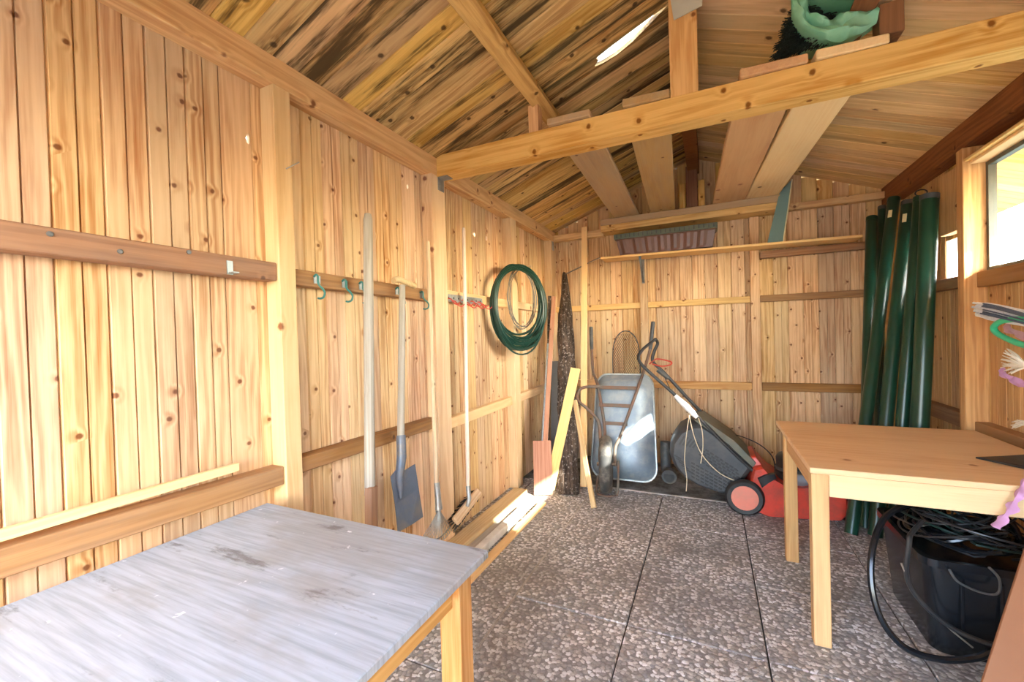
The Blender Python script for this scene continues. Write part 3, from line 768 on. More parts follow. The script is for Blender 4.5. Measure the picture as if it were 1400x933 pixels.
# vents in the near side
mbv = MB(); yv = 3.4535
def slot(p, q, w):
    a = U(*p, 'y', yv); b = U(*q, 'y', yv)
    mbv.bar(a, b, 0.006, w, up=(0, 0, 1))
for r_ in range(6):
    for k in range(9):
        px = 951+k*6.6+r_*1.5; py = 606+k*4.4+r_*5.0
        if px > 1012: continue
        slot((px, py), (px+4.8, py+3.2), 0.011)
for r_ in range(5):
    for k in range(9):
        px = 945+k*6.2; py = 633+k*3.4+r_*4.6
        if py > 672-r_*0.5: continue
        slot((px, py), (px+4.8, py+2.6), 0.010)
for k in range(5):
    slot((929+k*4.5, 608+k*1.2), (936+k*4.5, 596+k*2.2), 0.013)
    slot((921+k*3.4, 622+k*4.6), (931+k*3.4, 628+k*4.6), 0.008)
mbv.build('vent_slots', M_BLACK, cb, kind='stuff')
prism([(948, 574), (962, 574), (1004, 603), (1034, 634), (1030, 640), (1000, 612), (958, 582)], 3.47, 3.86, 0.02, 0.97).build('catcher_lid', M_GREYFAB, cb, smooth=True)
# handle
near = [U(1048, 660, 'y', 3.46), U(1000, 617, 'y', 3.46), U(940, 556, 'y', 3.46), U(890, 511, 'y', 3.47), U(876, 497, 'y', 3.48), U(873, 488, 'y', 3.51), U(878, 479, 'y', 3.57),
        U(887, 471, 'y', 3.68), U(896, 464, 'y', 3.80)]
far = [U(896, 464, 'y', 3.80), U(899, 470, 'y', 3.84), U(894, 482, 'y', 3.84), U(893, 495, 'y', 3.84), U(910, 512, 'y', 3.84), U(950, 555, 'y', 3.84), U(1000, 604, 'y', 3.84), U(1046, 645, 'y', 3.82)]
hb = MB().tube(smoothpath(near, 6), 0.0125, 10).build('handle', M_BLACK, mow, smooth=True)
MB().tube(smoothpath(far, 6), 0.0135, 10).build('handle', M_BLACK, mow, smooth=True)
MB().tube([U(899, 506, 'y', 3.835), U(914, 517, 'y', 3.83)], 0.02, 8).build('switch_box', M_DKGREY, mow, smooth=True)
lv = [U(888, 498, 'y', 3.80), U(893, 494, 'y', 3.78), U(900, 491, 'y', 3.72), U(917, 495, 'y', 3.68), U(916, 499, 'y', 3.66), U(905, 501, 'y', 3.7), U(892, 498, 'y', 3.76)]
MB().tube(smoothpath(lv, 5), 0.006, 6).build('brake_lever', M_REDWIRE, mow, smooth=True, label='red wire brake lever')
cbp = [U(960, 570, 'y', 3.82), U(985, 592, 'y', 3.80), U(1010, 596, 'y', 3.78), U(1038, 608, 'y', 3.74), U(1056, 625, 'y', 3.70), U(1060, 645, 'y', 3.66)]
MB().tube(smoothpath(cbp, 6), 0.004, 6).build('cable', M_BLACK, mow, smooth=True)
cbp = [U(905, 508, 'y', 3.84), U(920, 540, 'y', 3.78), U(928, 551, 'y', 3.60), U(940, 560, 'y', 3.47)]
MB().tube(smoothpath(cbp, 6), 0.0035, 6).build('cable', M_BLACK, mow, smooth=True)
a0, a1 = U(923, 541, 'y', 3.455), U(953, 571, 'y', 3.455)
MB().tube([a0, lerp(a0, a1, .2), lerp(a0, a1, .5), lerp(a0, a1, .8), a1], [.015, .02, .024, .022, .016], 9).build('paper_wrap', M_WHITE, mow, smooth=True, label='white wrapping on the near handle bar')
prism([(1036, 655), (1046, 650), (1060, 648), (1062, 655), (1050, 662), (1042, 668)], 3.40, 3.44, 0.008, 0.9).build('handle_bracket', M_BLACK, mow, smooth=True)
for i, pts in enumerate(([(942, 570), (938, 600), (936, 630), (939, 655), (938, 672)], [(942, 568), (950, 600), (962, 625), (985, 648), (1012, 660), (1030, 664)], [(955, 572), (960, 590), (961, 612), (958, 634)])):
    P = [U(a, b, 'y', 3.435-.004*i) for a, b in pts]
    tw = MB().tube(smoothpath(P, 6), 0.0035, 5).build('twine', M_TWINE, mow, smooth=True)
# pump / drain elbow behind the tray
dp = thing('drain_elbow', 'dark grey plastic drainpipe elbow on the floor between wheelbarrow and grass catcher', 'pipe', (-0.36, 3.86, 0))
MB().tube(smoothpath([U(910, 604, 'y', 3.98), U(910, 625, 'y', 3.97), U(911, 642, 'y', 3.93), U(914, 650, 'y', 3.85), U(915, 652, 'y', 3.78)], 5), [0.045]*16+[0.05]*5, 18).build('pipe', M_DKGREY, dp, smooth=True)
e0 = U(915, 652, 'y', 3.78)
MB().tube([e0+V(0, .05, .004), e0+V(0, -.012, 0)], 0.060, 20).build('socket', M_DKGREY, dp, smooth=True)
MB().tube([e0+V(0, -.011, 0), e0+V(0, -.0135, 0)], 0.044, 18).build('pipe_mouth', M_BLACK, dp)
# wire netting behind the tray
nt = thing('netting_roll', 'dark wire netting panel standing between wheelbarrow tray and back wall', 'netting', (-0.66, 4.36, 0))
cx = U(856, 490, 'y', 4.36)
out = [V(cx.x+.135*s, 4.36, z) for s, z in ((-1, .05), (-1, .8), (-.98, 1.10), (-.80, 1.24), (-.4, 1.315), (0, 1.335), (.4, 1.315), (.80, 1.24), (.98, 1.10), (1, .8), (1, .05))]
MB().tube(smoothpath(out, 4), .005, 6).build('edge_wire', M_DKWIRE, nt, smooth=True)
mbn = MB()
for sgn in (-1, 1):
    for k in range(-46, 60):
        seg = []
        for i in range(41):
            z = .05+i*1.29/40; x = cx.x+sgn*((z-.7)*.6)+k*.021
            hw = .135 if z < 1.08 else .135*math.sqrt(max(0, 1-((z-1.08)/.255)**2))
            if abs(x-cx.x) <= hw and z > 0.75: seg.append(V(x, 4.36+0.003*sgn, z))
        if len(seg) > 1: mbn.tube([seg[0], seg[-1]], .0017, 3, caps=False)
mbn.build('mesh_wires', M_DKWIRE, nt, kind='stuff')

# ------------------------------------------------------------------ things standing in the back left corner
def fl(px, py): return U(px, py, 'z', 0.0)
# bark slab
b0 = fl(777, 677); b1 = U(772, 374, 'y', 4.33)
Mb, Lb = frame(b0, b1, (0.25, -1, 0.4))
mb = MB(); loops = []
for i in range(19):
    t = i/18; w = (.175-.02*t if t < .72 else .16-.11*(t-.72)/.28)*(1+.07*math.sin(i*2.3)); th = .05+.012*math.sin(i*1.7)
    ox = .004*math.sin(i*1.1)
    loops.append([Mb @ V(Lb*t, ox-w/2, -th/2), Mb @ V(Lb*t, ox-w/4, th/2+.006*math.sin(i*3.1)), Mb @ V(Lb*t, ox+w/5, th/2+.01*math.cos(i*2.1)), Mb @ V(Lb*t, ox+w/2, -th/3), Mb @ V(Lb*t, ox, -th/2-.005)])
bs = mb.loft(loops).build('bark_slab', M_BARK, M=Mb)
tag(bs, 'dark rough-sawn slab with bark and pale flecks leaning in the back corner', 'plank')
def lean(name, pb, pt, w, t, mat, up, label, cat='batten', group=None, bev=.002):
    return stick(name, pb, pt, w, t, mat, None, up, bev, label, cat, group)
lean('batten', fl(798, 668)+V(0, 0, .012), U(799, 311, 'y', 4.28), .055, .022, M_PALE, (0, -1, .3), 'tall straight pale batten reaching from the floor to the back top plate')
lean('plank', fl(750, 674)+V(.0, .02, .02), U(787, 504, 'y', 3.66), .085, .02, M_PALE, (.2, -1, .2), 'pale sawn plank slanting across the dark bark slab, sunlit foot', 'plank')
lean('batten', fl(812, 697)+V(0, 0, .012), U(786, 548, 'y', 3.62), .038, .022, M_HANDLE, (-.3, -1, .4), 'short crooked pale batten with its foot on the slab joint beside the wheelbarrow')
lean('plank', fl(796, 668)+V(.02, .05, .01), U(792, 560, 'y', 3.80), .06, .02, M_REDWOOD, (.2, -1, .2), 'short reddish board standing behind the crooked batten', 'plank')
# rust red scraper shovel
ss = thing('scraper', 'rust-red scraper with square board blade and long red-brown handle', 'scraper', fl(743, 678))
s0 = fl(743, 678)+V(0, 0, .004); s1 = U(741, 603, 'y', 3.42)
Ms, Ls = frame(s0, s1, (.35, -1, 0))
stick('blade', s0, s1, .155, .014, M_REDWOOD, ss, (.35, -1, 0), .002)
stick('handle', lerp(s0, s1, .9)+V(.02, .022, 0), U(757, 406, 'y', 4.12), .042, .025, M_REDWOOD, ss, (.3, -1, 0), .003)
tag(MB().tube([U(736, 604, 'y', 3.62)*1+V(0, 0, -.42), U(749, 470, 'y', 4.0)], .011, 8).build('steel_rod', M_GALV, smooth=True), 'thin grey metal rod standing beside the rust-red scraper handle', 'rod')
lean('sheet', U(760, 640, 'y', 4.0)+V(.02, 0, -.16), U(757, 494, 'y', 4.30)+V(.05, 0, 0), .15, .012, plain('grey_slate_sheet', (104, 102, 100), .8), (.1, -1, 0), 'dark grey fibre sheet standing behind the scraper handle', 'sheet')
lean('lath', U(700+48, 612, 'y', 4.18)+V(.0, -.05, -.36), U(749, 405, 'y', 4.20)+V(.02, 0, 0), .035, .02, M_BARK, (.5, -1, 0), 'thin dark lath tucked into the left back corner', 'batten')
lean('batten', V(-1.27, 4.30, .01), U(803, 480, 'y', 4.36)+V(-.27, 0, .1), .03, .02, M_GREYWOOD, (0, -1, 0), 'thin grey batten upright behind the bark slab')

# ------------------------------------------------------------------ timber lying along the left wall
def lying(name, x0, x1, y0, y1, z0, z1, mat, label, cat='board'):
    return tbox(name, (x0, y0, z0), (x1, y1, z1), 'y', mat, None, .003, label=label, cat=cat)
lying('board', -1.515, -1.395, 1.62, 3.20, .001, .045, M_HANDLE, 'tan board lying on the floor tight along the left wall')
lying('board', -1.388, -1.318, 1.62, 3.02, .001, .022, M_GREYWOOD, 'thin grey board lying between tan board and white strip')
lying('board', -1.312, -1.262, 1.62, 2.86, .001, .050, M_WHITEWOOD, 'white painted strip lying on the floor beside the left wall boards')
stick('board', (-1.205, 1.62, .012), (-1.20, 3.05, .012), .052, .022, M_PALE, None, (0, 0, 1), .002, 'pale planed strip lying outermost on the stone slabs', 'board')
# debris between
for i in range(46):
    yy = random.uniform(1.75, 3.0); xx = random.uniform(-1.248, -1.242)
    s = random.uniform(.004, .011)
    mbp = MB().lathe((xx, yy, 0), (0, 0, 1), [(0, s*.8), (s*.5, s*1.1), (s, s*.6)], 6)
    if i == 0: alld = MB()
    alld.add(mbp.v, mbp.f)
tag(alld.build('wood_debris', plain('brown_debris', (110, 84, 62), .9, var=.4)), 'crumbs of bark and dirt between white strip and pale strip', 'debris', kind='stuff')
tbox('batten', (-1.555, .05, .8635), (-1.535, .95, .892), 'y', M_PALE, None, .002, label='pale thin batten laid on top of the lower left wall rail', cat='batten').rotation_euler.rotate_axis('X', 0)
#==PART3==
# ------------------------------------------------------------------ tools along the left wall
def along(p, q, z):      # point of line p->q at height z
    t = (z-p.z)/(q.z-p.z); return p+(q-p)*t
# long grey pole with a brown flat foot
pp, pq = U(503, 293, 'x', -1.455), U(506, 700, 'x', -1.40)
pole = thing('long_pole', 'long grey weathered pole with brown lower end, leaning left of the spade', 'pole', along(pp, pq, 0.0))
pf = along(pp, pq, .62)
MB().tube([pp, pp+(pq-pp)*.02, lerp(pp, pf, .3), lerp(pp, pf, .6), pf], [.016, .021, .0225, .023, .024], 12).build('shaft', M_GREYWOOD, pole, smooth=True, M=frame(pf, pp)[0])
pz = along(pp, pq, .002)
stick('foot', pz, along(pp, pq, .66)+V(.008, 0, 0), .05, .04, M_RAIL, pole, (1, 0, 0), .006)
# spade hung by its T handle
sp = thing('spade', 'spade with blue-grey steel blade and wooden T handle hanging on the rail', 'spade', U(556, 715, 'x', -1.44))
st, sb = U(550, 390, 'x', -1.475), U(548, 602, 'x', -1.455)
MB().tube([st, lerp(st, sb, .3), lerp(st, sb, .7), sb], [.016, .0185, .018, .019], 12).build('shaft', M_GREYWOOD, sp, smooth=True, M=frame(sb, st)[0])
th = [U(538, 384, 'x', -1.48), U(545, 382, 'x', -1.478), U(552, 385, 'x', -1.476), U(567, 391, 'x', -1.474)]
MB().tube(smoothpath(th, 4), .0165, 10).build('grip', M_HANDLE, sp, smooth=True)
so = U(546, 655, 'x', -1.45)
bl = [U(534, 652, 'x', -1.47), U(544, 640, 'x', -1.455), U(551, 645, 'x', -1.44), U(567, 635, 'x', -1.435), U(572, 668, 'x', -1.43), U(578, 707, 'x', -1.425), U(562, 718, 'x', -1.43), U(544, 728, 'x', -1.45), U(540, 690, 'x', -1.46)]
bn = V(1, -.15, .05).normalized()
mb = MB().loft([[p-bn*.003 for p in bl], [p+bn*.003 for p in bl]])
blade = mb.build('blade', M_BLUESTEEL, sp)
MB().tube([lerp(st, sb, .97), U(549, 625, 'x', -1.44), so, U(548, 682, 'x', -1.432)], [.024, .025, .021, .006], 12).build('socket', M_BLUESTEEL, sp, smooth=True)
# leaf rake
rk = thing('leaf_rake', 'wire leaf rake with fanned steel tines and pale handle right of the spade', 'rake', U(598, 736, 'x', -1.46))
ra, rb_ = U(585, 330, 'x', -1.485), U(597, 664, 'x', -1.455)
MB().tube([ra, lerp(ra, rb_, .02), rb_], [.009, .0125, .0145], 10).build('shaft', M_HANDLE, rk, smooth=True, M=frame(rb_, ra)[0])
rc, rd = U(597, 660, 'x', -1.455), U(600, 697, 'x', -1.44)
MB().tube([rc, lerp(rc, rd, .6), rd], [.017, .018, .022], 10).build('ferrule', M_GALV, rk, smooth=True)
ends = [U(570+46*k/16, 732+10*math.sin(k/16*PI)-(14*(k/16)**2), 'x', -1.46+.05*math.sin(k/16*PI)) for k in range(17)]
for e in ends: 
    e.z = max(e.z-.04, .052)
    MB().tube([rd, lerp(rd, e, .5)+V(.012, 0, 0), lerp(rd, e, .93)+V(.012, 0, .0), e], .0026, 5).build('tine', M_GALV, rk, smooth=True)
MB().tube(smoothpath([lerp(rd, e, .78)+V(.012, 0, 0) for e in ends[::2]], 3), .004, 6).build('brace_band', M_GALV, rk, smooth=True)
bp = [rd+V(0, -.03, .0), rd+V(.0, .03, 0), lerp(rd, ends[11], .16)+V(.005, 0, 0), lerp(rd, ends[5], .16)+V(.005, 0, 0)]
MB().add(bp+[p-V(.004, 0, 0) for p in bp], [(0, 1, 2, 3), (7, 6, 5, 4), (0, 4, 5, 1), (1, 5, 6, 2), (2, 6, 7, 3), (3, 7, 4, 0)]).build('tine_plate', M_GALV, rk)
# broom
bro = thing('broom', 'push broom with pale long handle and black bristles by the second post', 'broom', U(640, 700, 'x', -1.5))
ba, bb = U(634, 312, 'x', -1.515), U(640, 672, 'x', -1.47)
MB().tube([ba, lerp(ba, bb, .01), bb], [.010, .0125, .0135], 10).build('shaft', plain('cream_broom_stick', (226, 206, 186), .5), bro, smooth=True)
h0, h1 = U(622, 714, 'x', -1.465), U(655, 672, 'x', -1.475)
Mh, Lh = frame(h0, h1, (1, 0, .9))
stick('head', h0, h1, .058, .03, M_HANDLE, bro, (1, 0, .9), .008)
MB().tube([bb+(ba-bb)*.02, lerp(bb, (h0+h1)/2, .5)+V(.01, 0, 0), lerp(h0, h1, .42)+V(.012, 0, .012)], [.016, .015, .012], 10).build('socket', M_GALV, bro, smooth=True)
mb = MB()
for i in range(26):
    for j in range(5):
        x0 = Lh*(i+.5)/26; y0 = -.024+.012*j
        a = Mh @ V(x0, y0, -.012); b = Mh @ V(x0+random.uniform(-.02, .006)-.012*(1-i/26), y0*1.7+random.uniform(-.006, .006), -.052-random.uniform(0, .010))
        b.z = max(b.z, .05); b.x = max(b.x, -1.59)
        mb.tube([a, b], [.0042, .0028], 4)
mb.build('bristles', M_BRISTLE, bro, kind='stuff')
# ------------------------------------------------------------------ hooks on the rails
def teal_hook(py_, pz_, label):
    h = thing('wall_hook', label, 'hook', (-1.5395, py_, pz_-.085), 'teal coated hooks on the brown rail')
    MB().box((-1.5398, py_-.016, pz_-.016), (-1.536, py_+.016, pz_+.018)).build('plate', M_GALV, h)
    pts = [(-1.537, .012), (-1.524, .02), (-1.514, .012), (-1.514, -.012), (-1.506, -.028), (-1.488, -.042), (-1.476, -.06), (-1.482, -.078), (-1.500, -.084), (-1.516, -.082)]
    MB().tube(smoothpath([V(x, py_-.016, pz_+z) for x, z in pts], 4), .0045, 7).build('hook', M_TEALHOOK, h, smooth=True)
for i, (px, pyy) in enumerate(((433, 383), (471, 389), (494, 392), (543, 399), (576, 404))):
    q = U(px, pyy, 'x', -1.54)
    teal_hook(q.y, q.z, ('empty teal hook nearest the first post on the brown rail', 'second empty teal hook beside the long grey pole', 'teal hook holding the long grey pole', 'teal hook behind the spade handle', 'teal hook behind the rake handle')[i])
gh = thing('hook_plate', 'small galvanised angle plate screwed on the upper left rail', 'bracket', U(314, 372, 'x', -1.53))
q = U(313, 367, 'x', -1.53)
MB().box((-1.5299, q.y-.008, q.z-.022), (-1.526, q.y+.012, q.z+.026)).build('plate', M_GALV, gh)
MB().box((-1.526, q.y-.004, q.z-.018), (-1.498, q.y+.016, q.z-.014)).build('lip', M_GALV, gh)
for px, pyy in ((68, 320), (164, 344), (258, 345)):
    q = U(px, pyy, 'x', -1.53)
    sc = MB().lathe((-1.53, q.y, q.z), (1, 0, 0), [(0, .007), (.003, .007), (.004, .004)], 10).build('screw', M_STEEL, wl_, smooth=True)
# perforated strip with red hooks
stp = thing('hook_strip', 'galvanised perforated strip with red wire hooks beside the green hose coil', 'hook rail', (-1.545, 2.55, 1.54))
MB().box((-1.5498, 2.31, 1.556), (-1.546, 2.80, 1.606)).build('strip', M_GALV, stp, bevel=.001)
for k in range(8):
    MB().lathe((-1.5462, 2.345+k*.06, 1.582), (1, 0, 0), [(0, .007), (.001, .007)], 8).build('hole', M_BLACK, stp)
for yk in (2.33, 2.50, 2.62, 2.72):
    pts = [V(-1.545, yk, 1.575), V(-1.525, yk+.01, 1.57), V(-1.51, yk+.02, 1.545), V(-1.49, yk+.03, 1.535), V(-1.47, yk+.035, 1.55)]
    MB().tube(smoothpath(pts, 4), .0035, 6).build('red_hook', M_REDWIRE, stp, smooth=True)
    MB().tube(smoothpath([p+V(0, .05, -.012) for p in pts], 4), .0035, 6).build('red_hook', M_REDWIRE, stp, smooth=True)
# green hose coil and grey wire hung on the third post
cl_, cr_ = U(673, 424, 'x', -1.50), U(744, 424, 'x', -1.30)
cc = (cl_+cr_)/2; hh = (cr_-cl_)/2; hh.z = 0
topz = U(709, 360, 'x', -1.42).z; botz = U(709, 490, 'x', -1.40).z
nrm = V(0, 0, 1).cross(hh).normalized()
hc = thing('hose_coil', 'coil of dark green hose hanging on the third post of the left wall', 'hose', (cc.x, cc.y, botz))
mb = MB(); path = []
NL = 26
for i in range(NL):
    rx = .90+.12*random.random(); top = topz-.012-.05*random.random(); bot = botz+.02+.17*random.random()*random.random()+.06*(i % 3)*.5
    ox = random.uniform(-.03, .03); nn = random.uniform(-.028, .028)
    for k in range(36):
        a = 2*PI*k/36
        z = (top+bot)/2+(top-bot)/2*math.cos(a)
        sx = math.sin(a); sx = math.copysign(abs(sx)**.92, sx)
        path.append(V(cc.x, cc.y, 0)+hh*(rx*sx+ox*(1-math.cos(a))/2)+nrm*(nn*(1.2-math.cos(a)*.5))+V(0, 0, z))
pth = []
for i in range(len(path)):       # blend between loops
    pth.append((path[max(i-1, 0)]+path[i]*2+path[min(i+1, len(path)-1)])/4)
mb.tube(pth, .0075, 6).build('hose', M_GREENHOSE, hc, smooth=True)
wc2 = thing('wire_coil', 'small loop of grey wire hanging inside the green hose coil', 'wire coil', (cc.x-.03, cc.y, 1.42))
path = []
c2 = U(714, 408, 'x', -1.46); h2 = hh.normalized()
for i in range(6):
    rx = .16+.02*random.random(); rz = .24+.03*random.random(); ox = random.uniform(-.02, .02)
    for k in range(30):
        a = 2*PI*k/30
        path.append(c2+h2*(rx*math.sin(a)+ox)+V(0, 0, rz*math.cos(a))+nrm*random.uniform(-.004, .004))
MB().tube(path, .003, 5).build('wire', M_WIRE, wc2, smooth=True)
pg = thing('coat_peg', 'wooden peg on the third post carrying the hose coil', 'peg', (-1.5, 3.34, topz-.06))
MB().tube([V(-1.5195, 3.34, topz-.03), V(-1.36, 3.34, topz-.012)], .012, 10).build('peg', M_HANDLE, pg, smooth=True)
# ------------------------------------------------------------------ back wall shelf and what stands on it
s0, s1 = U(821, 353, 'y', 4.17), U(1180, 322.4, 'y', 4.17)
sh = thing('wall_shelf', 'long thin fresh pine shelf board along the back wall', 'shelf', (0.08, 4.28, 2.02))
c0, c1 = V(s0.x, 4.283, s0.z), V(s1.x, 4.283, s1.z)
stick('shelf_board', c0, c1, .226, .02, M_PALE, sh, (0, 0, 1), .002)
zs = lambda x: lerp(c0, c1, (x-c0.x)/(c1.x-c0.x)).z+.0105
bx = U(877, 352, 'y', 4.30).x
MB().box((bx-.012, 4.387, zs(bx)-.26), (bx+.012, 4.3995, zs(bx)-.022)).add([(bx-.01, 4.387, zs(bx)-.25), (bx+.01, 4.387, zs(bx)-.25), (bx+.01, 4.18, zs(bx)-.022), (bx-.01, 4.18, zs(bx)-.022), (bx-.01, 4.387, zs(bx)-.225), (bx+.01, 4.387, zs(bx)-.225), (bx+.01, 4.20, zs(bx)-.022), (bx-.01, 4.20, zs(bx)-.022)], [(0, 1, 2, 3), (4, 7, 6, 5), (0, 3, 7, 4), (1, 5, 6, 2)]).build('bracket', M_STEEL, sh, label='dark steel shelf bracket')
tbox('cleat', (0.42, 4.36, zs(.7)-.095), (XRF, 4.411, zs(.7)-.035), 'x', M_RAIL, sh)
# wire from shelf end to the bark slab
tag(MB().tube(smoothpath([U(822, 352, 'y', 4.18), U(808, 358, 'y', 4.2), U(790, 367, 'y', 4.24), U(773, 375, 'y', 4.28)], 5), .006, 6).build('cable', M_WIRE, smooth=True), 'thin grey cable running from shelf end down to the bark slab', 'cable')
# planter
px0, px1 = U(848, 343, 'y', 4.20).x, U(974, 336, 'y', 4.20).x
pz = max(zs(px0), zs(px1)); 
pt0, pt1 = U(840, 318, 'y', 4.20).x, U(981, 308, 'y', 4.20).x
pl = thing('planter_box', 'ribbed brown plastic planter box lying on the back shelf', 'planter', ((px0+px1)/2, 4.27, pz))
def prect(x0, x1, y0, y1, z, nr=30, rib=0.0):
    pts = []
    for i in range(nr): pts.append(V(lerp(x0, x1, i/nr), y0-(rib if (i//2) % 2 else 0), z))
    for i in range(6): pts.append(V(x1, lerp(y0, y1, i/6), z))
    for i in range(nr): pts.append(V(lerp(x1, x0, i/nr), y1+(rib if (i//2) % 2 else 0), z))
    for i in range(6): pts.append(V(x0, lerp(y1, y0, i/6), z))
    return pts
ptop = pz+.155
MB().loft([prect(px0, px1, 4.20, 4.33, pz, rib=.0), prect(px0-.005, px1+.005, 4.197, 4.333, pz+.02, rib=.006), prect(pt0+.02, pt1-.02, 4.178, 4.352, ptop-.012, rib=.006), prect(pt0+.01, pt1-.01, 4.172, 4.358, ptop-.008, rib=.0), prect(pt0+.01, pt1-.01, 4.172, 4.358, ptop, rib=0)]).build('body', M_BROWNPL, pl, smooth=False)
rmo = MB().loft([prect(pt0+.004, pt1-.004, 4.168, 4.362, ptop+.0005), prect(pt0, pt1, 4.164, 4.366, ptop+.008), prect(pt0, pt1, 4.164, 4.366, ptop+.046), prect(pt0+.012, pt1-.012, 4.174, 4.356, ptop+.05)]).build('rim_band', M_GREENGREY, pl, label='grey-green rim band with small ribs')
mb = MB()
for k in range(22):
    xx = lerp(pt0+.03, pt1-.03, k/21)
    mb.box((xx-.004, 4.159, ptop+.010), (xx+.004, 4.1645, ptop+.044))
mb.build('rim_ribs', M_DKGREY, rmo, kind='stuff')
# teal sheet and dark slat on the shelf
mb = MB(); N = 8; fa = []; fb = []
for i in range(N+1):
    t = i/N
    a = U(lerp(1049, 1066, t), lerp(330, 260, t), 'y', 4.20+.05*t); b = U(lerp(1071, 1083, t**1.4)+1.5*math.sin(t*PI), lerp(328, 243, t), 'y', 4.20+.05*t)
    fa.append(a); fb.append(b)
za = min(fa[0].z, fb[0].z); dz = zs(fa[0].x)+.002-za
for p in fa+fb: p.z += dz
vs = []
for a, b in zip(fa, fb): vs += [a, b, b+V(.003, .010, 0), a+V(.003, .010, 0)]
fs = []
for i in range(N):
    for k in range(4): fs.append((4*i+k, 4*i+(k+1) % 4, 4*i+4+(k+1) % 4, 4*i+4+k))
fs += [(3, 2, 1, 0), (4*N, 4*N+1, 4*N+2, 4*N+3)]
tsh = thing('plastic_sheet', 'curved blue-grey sheet with cream edge standing on the back shelf', 'sheet', fa[0])
MB().add(vs, fs).build('sheet', M_TEALSHEET, tsh)
MB().tube(fb, .005, 6).build('edge_strip', M_CREAM, tsh, smooth=True)
q0, q1 = U(1066, 327, 'y', 4.27), U(1115, 322, 'y', 4.27)
tbox('slat', (q0.x+.02, 4.25, zs(q0.x)+.001), (q1.x, 4.30, zs(q0.x)+.013), 'x', M_RAIL, None, .001, label='short dark slat lying on the shelf beside the blue-grey sheet', cat='slat')

# ------------------------------------------------------------------ planks stored on the tie beam
def stored(x0f, x1f, x0b, x1b, yf, yb, z0, t, mat, label):
    mf, mk = V((x0f+x1f)/2, yf, z0+t/2), V((x0b+x1b)/2, yb, z0+t/2)
    w = ((x1f-x0f)+(x1b-x0b))/2
    return stick('plank', mf, mk, w, t, mat, None, (0, 0, 1), .005, label, 'plank')
stored(-.775, -.545, -.845, -.605, 2.19, 4.44, 2.457, .035, M_PLANKG, 'dusty grey-brown plank on the tie beam nearest the left roof slope')
stored(-.375, -.152, -.50, -.275, 2.20, 4.40, 2.457, .040, M_PLANKG, 'tan plank on the tie beam just left of the king post')
stored(.150, .405, .035, .300, 2.20, 4.42, 2.457, .040, M_PLANK, 'tan knotty plank on the tie beam right of the king post')
stored(.425, .690, .308, .540, 2.205, 4.42, 2.457, .040, M_PALE, 'wide pale plank on the tie beam under the dark brush bundle')
# king post saw
sa = thing('saw_blade', 'steel saw blade with toothed lower edge hung on the king post', 'saw', U(938, 18, 'y', 2.215))
B0, B1 = U(921, 27, 'y', 2.215), U(960, 7, 'y', 2.215)
B2, B3 = B1+V(.005, 0, .06), B0+V(-.02, 0, .16)
e = (B1-B0); n = 22; lower = []
dn = V(e.z, 0, -e.x).normalized()
for i in range(n):
    lower += [B0+e*(i/n), B0+e*((i+.5)/n)+dn*.004]
lower.append(B1)
poly = lower+[B2, B3]
MB().loft([[p for p in poly], [p+V(0, .0025, 0) for p in poly]]).build('blade', plain('bright_saw_steel', (206, 208, 196), .4, .35, var=.08), sa)
MB().lathe(((B2+B3)/2+V(0, .006, -.02)), (0, -1, 0), [(0, .006), (.012, .006), (.014, .003)], 8).build('nail', M_STEEL, sa, smooth=True)
# brush bundle in a mint bag on the planks
bu = thing('twig_bundle', 'bundle of dark fir-like twigs lying on the planks above the tie beam', 'twig bundle', (.45, 2.45, 2.503))
mb = MB()
ZT = 2.4975                     # top of the planks
root = U(1150, 30, 'y', 2.47)
tri = [(1088, -14), (1053, 84), (1142, 64)]
for i in range(520):
    a_, b_ = random.random(), random.random()
    if a_+b_ > 1: a_, b_ = 1-a_, 1-b_
    if i % 2: b_ *= .15; a_ = random.random()
    px = tri[0][0]+(tri[1][0]-tri[0][0])*a_+(tri[2][0]-tri[0][0])*b_; py = tri[0][1]+(tri[1][1]-tri[0][1])*a_+(tri[2][1]-tri[0][1])*b_
    tip = U(px+random.uniform(-4, 5), py, 'y', 2.225+.14*random.random())
    if i % 7 == 0: tip = U(random.uniform(1095, 1160), random.uniform(-25, 16), 'y', 2.30)
    tip.z = min(max(tip.z, ZT+.004), roof_z(tip.x)-.08)
    b0_ = root+V(random.uniform(-.06, .06), random.uniform(-.08, .06), random.uniform(-.06, .02))
    b0_.z = max(b0_.z, ZT+.004)
    mb.tube([b0_, lerp(b0_, tip, .6)+V(0, -.01, .006), tip], [.003, .003, .0016], 4)
    for k in range(8):
        t = .4+.6*k/8; p = lerp(b0_, tip, t); d = V(random.uniform(-1, .3), random.uniform(-1, 1), random.uniform(-1, 1)).normalized()*.016
        q = p+d; q.z = min(max(q.z, ZT+.002), roof_z(q.x)-.03)
        mb.tube([p, q], [.0018, .001], 3, caps=False)
mb.build('twigs', M_NEEDLE, bu, kind='stuff')
bag = thing('plastic_bag', 'crumpled mint green plastic bag wrapped around the twig bundle', 'bag', (.55, 2.4, ZT+.01))
ring_px = [(1084, -14), (1080, 4), (1084, 22), (1096, 39), (1113, 50), (1134, 55), (1156, 52), (1176, 45), (1196, 35), (1216, 22), (1234, 6), (1240, -14), (1222, -44), (1180, -62), (1130, -62), (1098, -42)]
R0 = smoothpath([U(a_, b_, 'y', 2.205+.0003*(a_-1080)) for a_, b_ in ring_px], 6, closed=True)
cen = U(1126, -14, 'y', 2.20)
NR = len(R0); loops = []
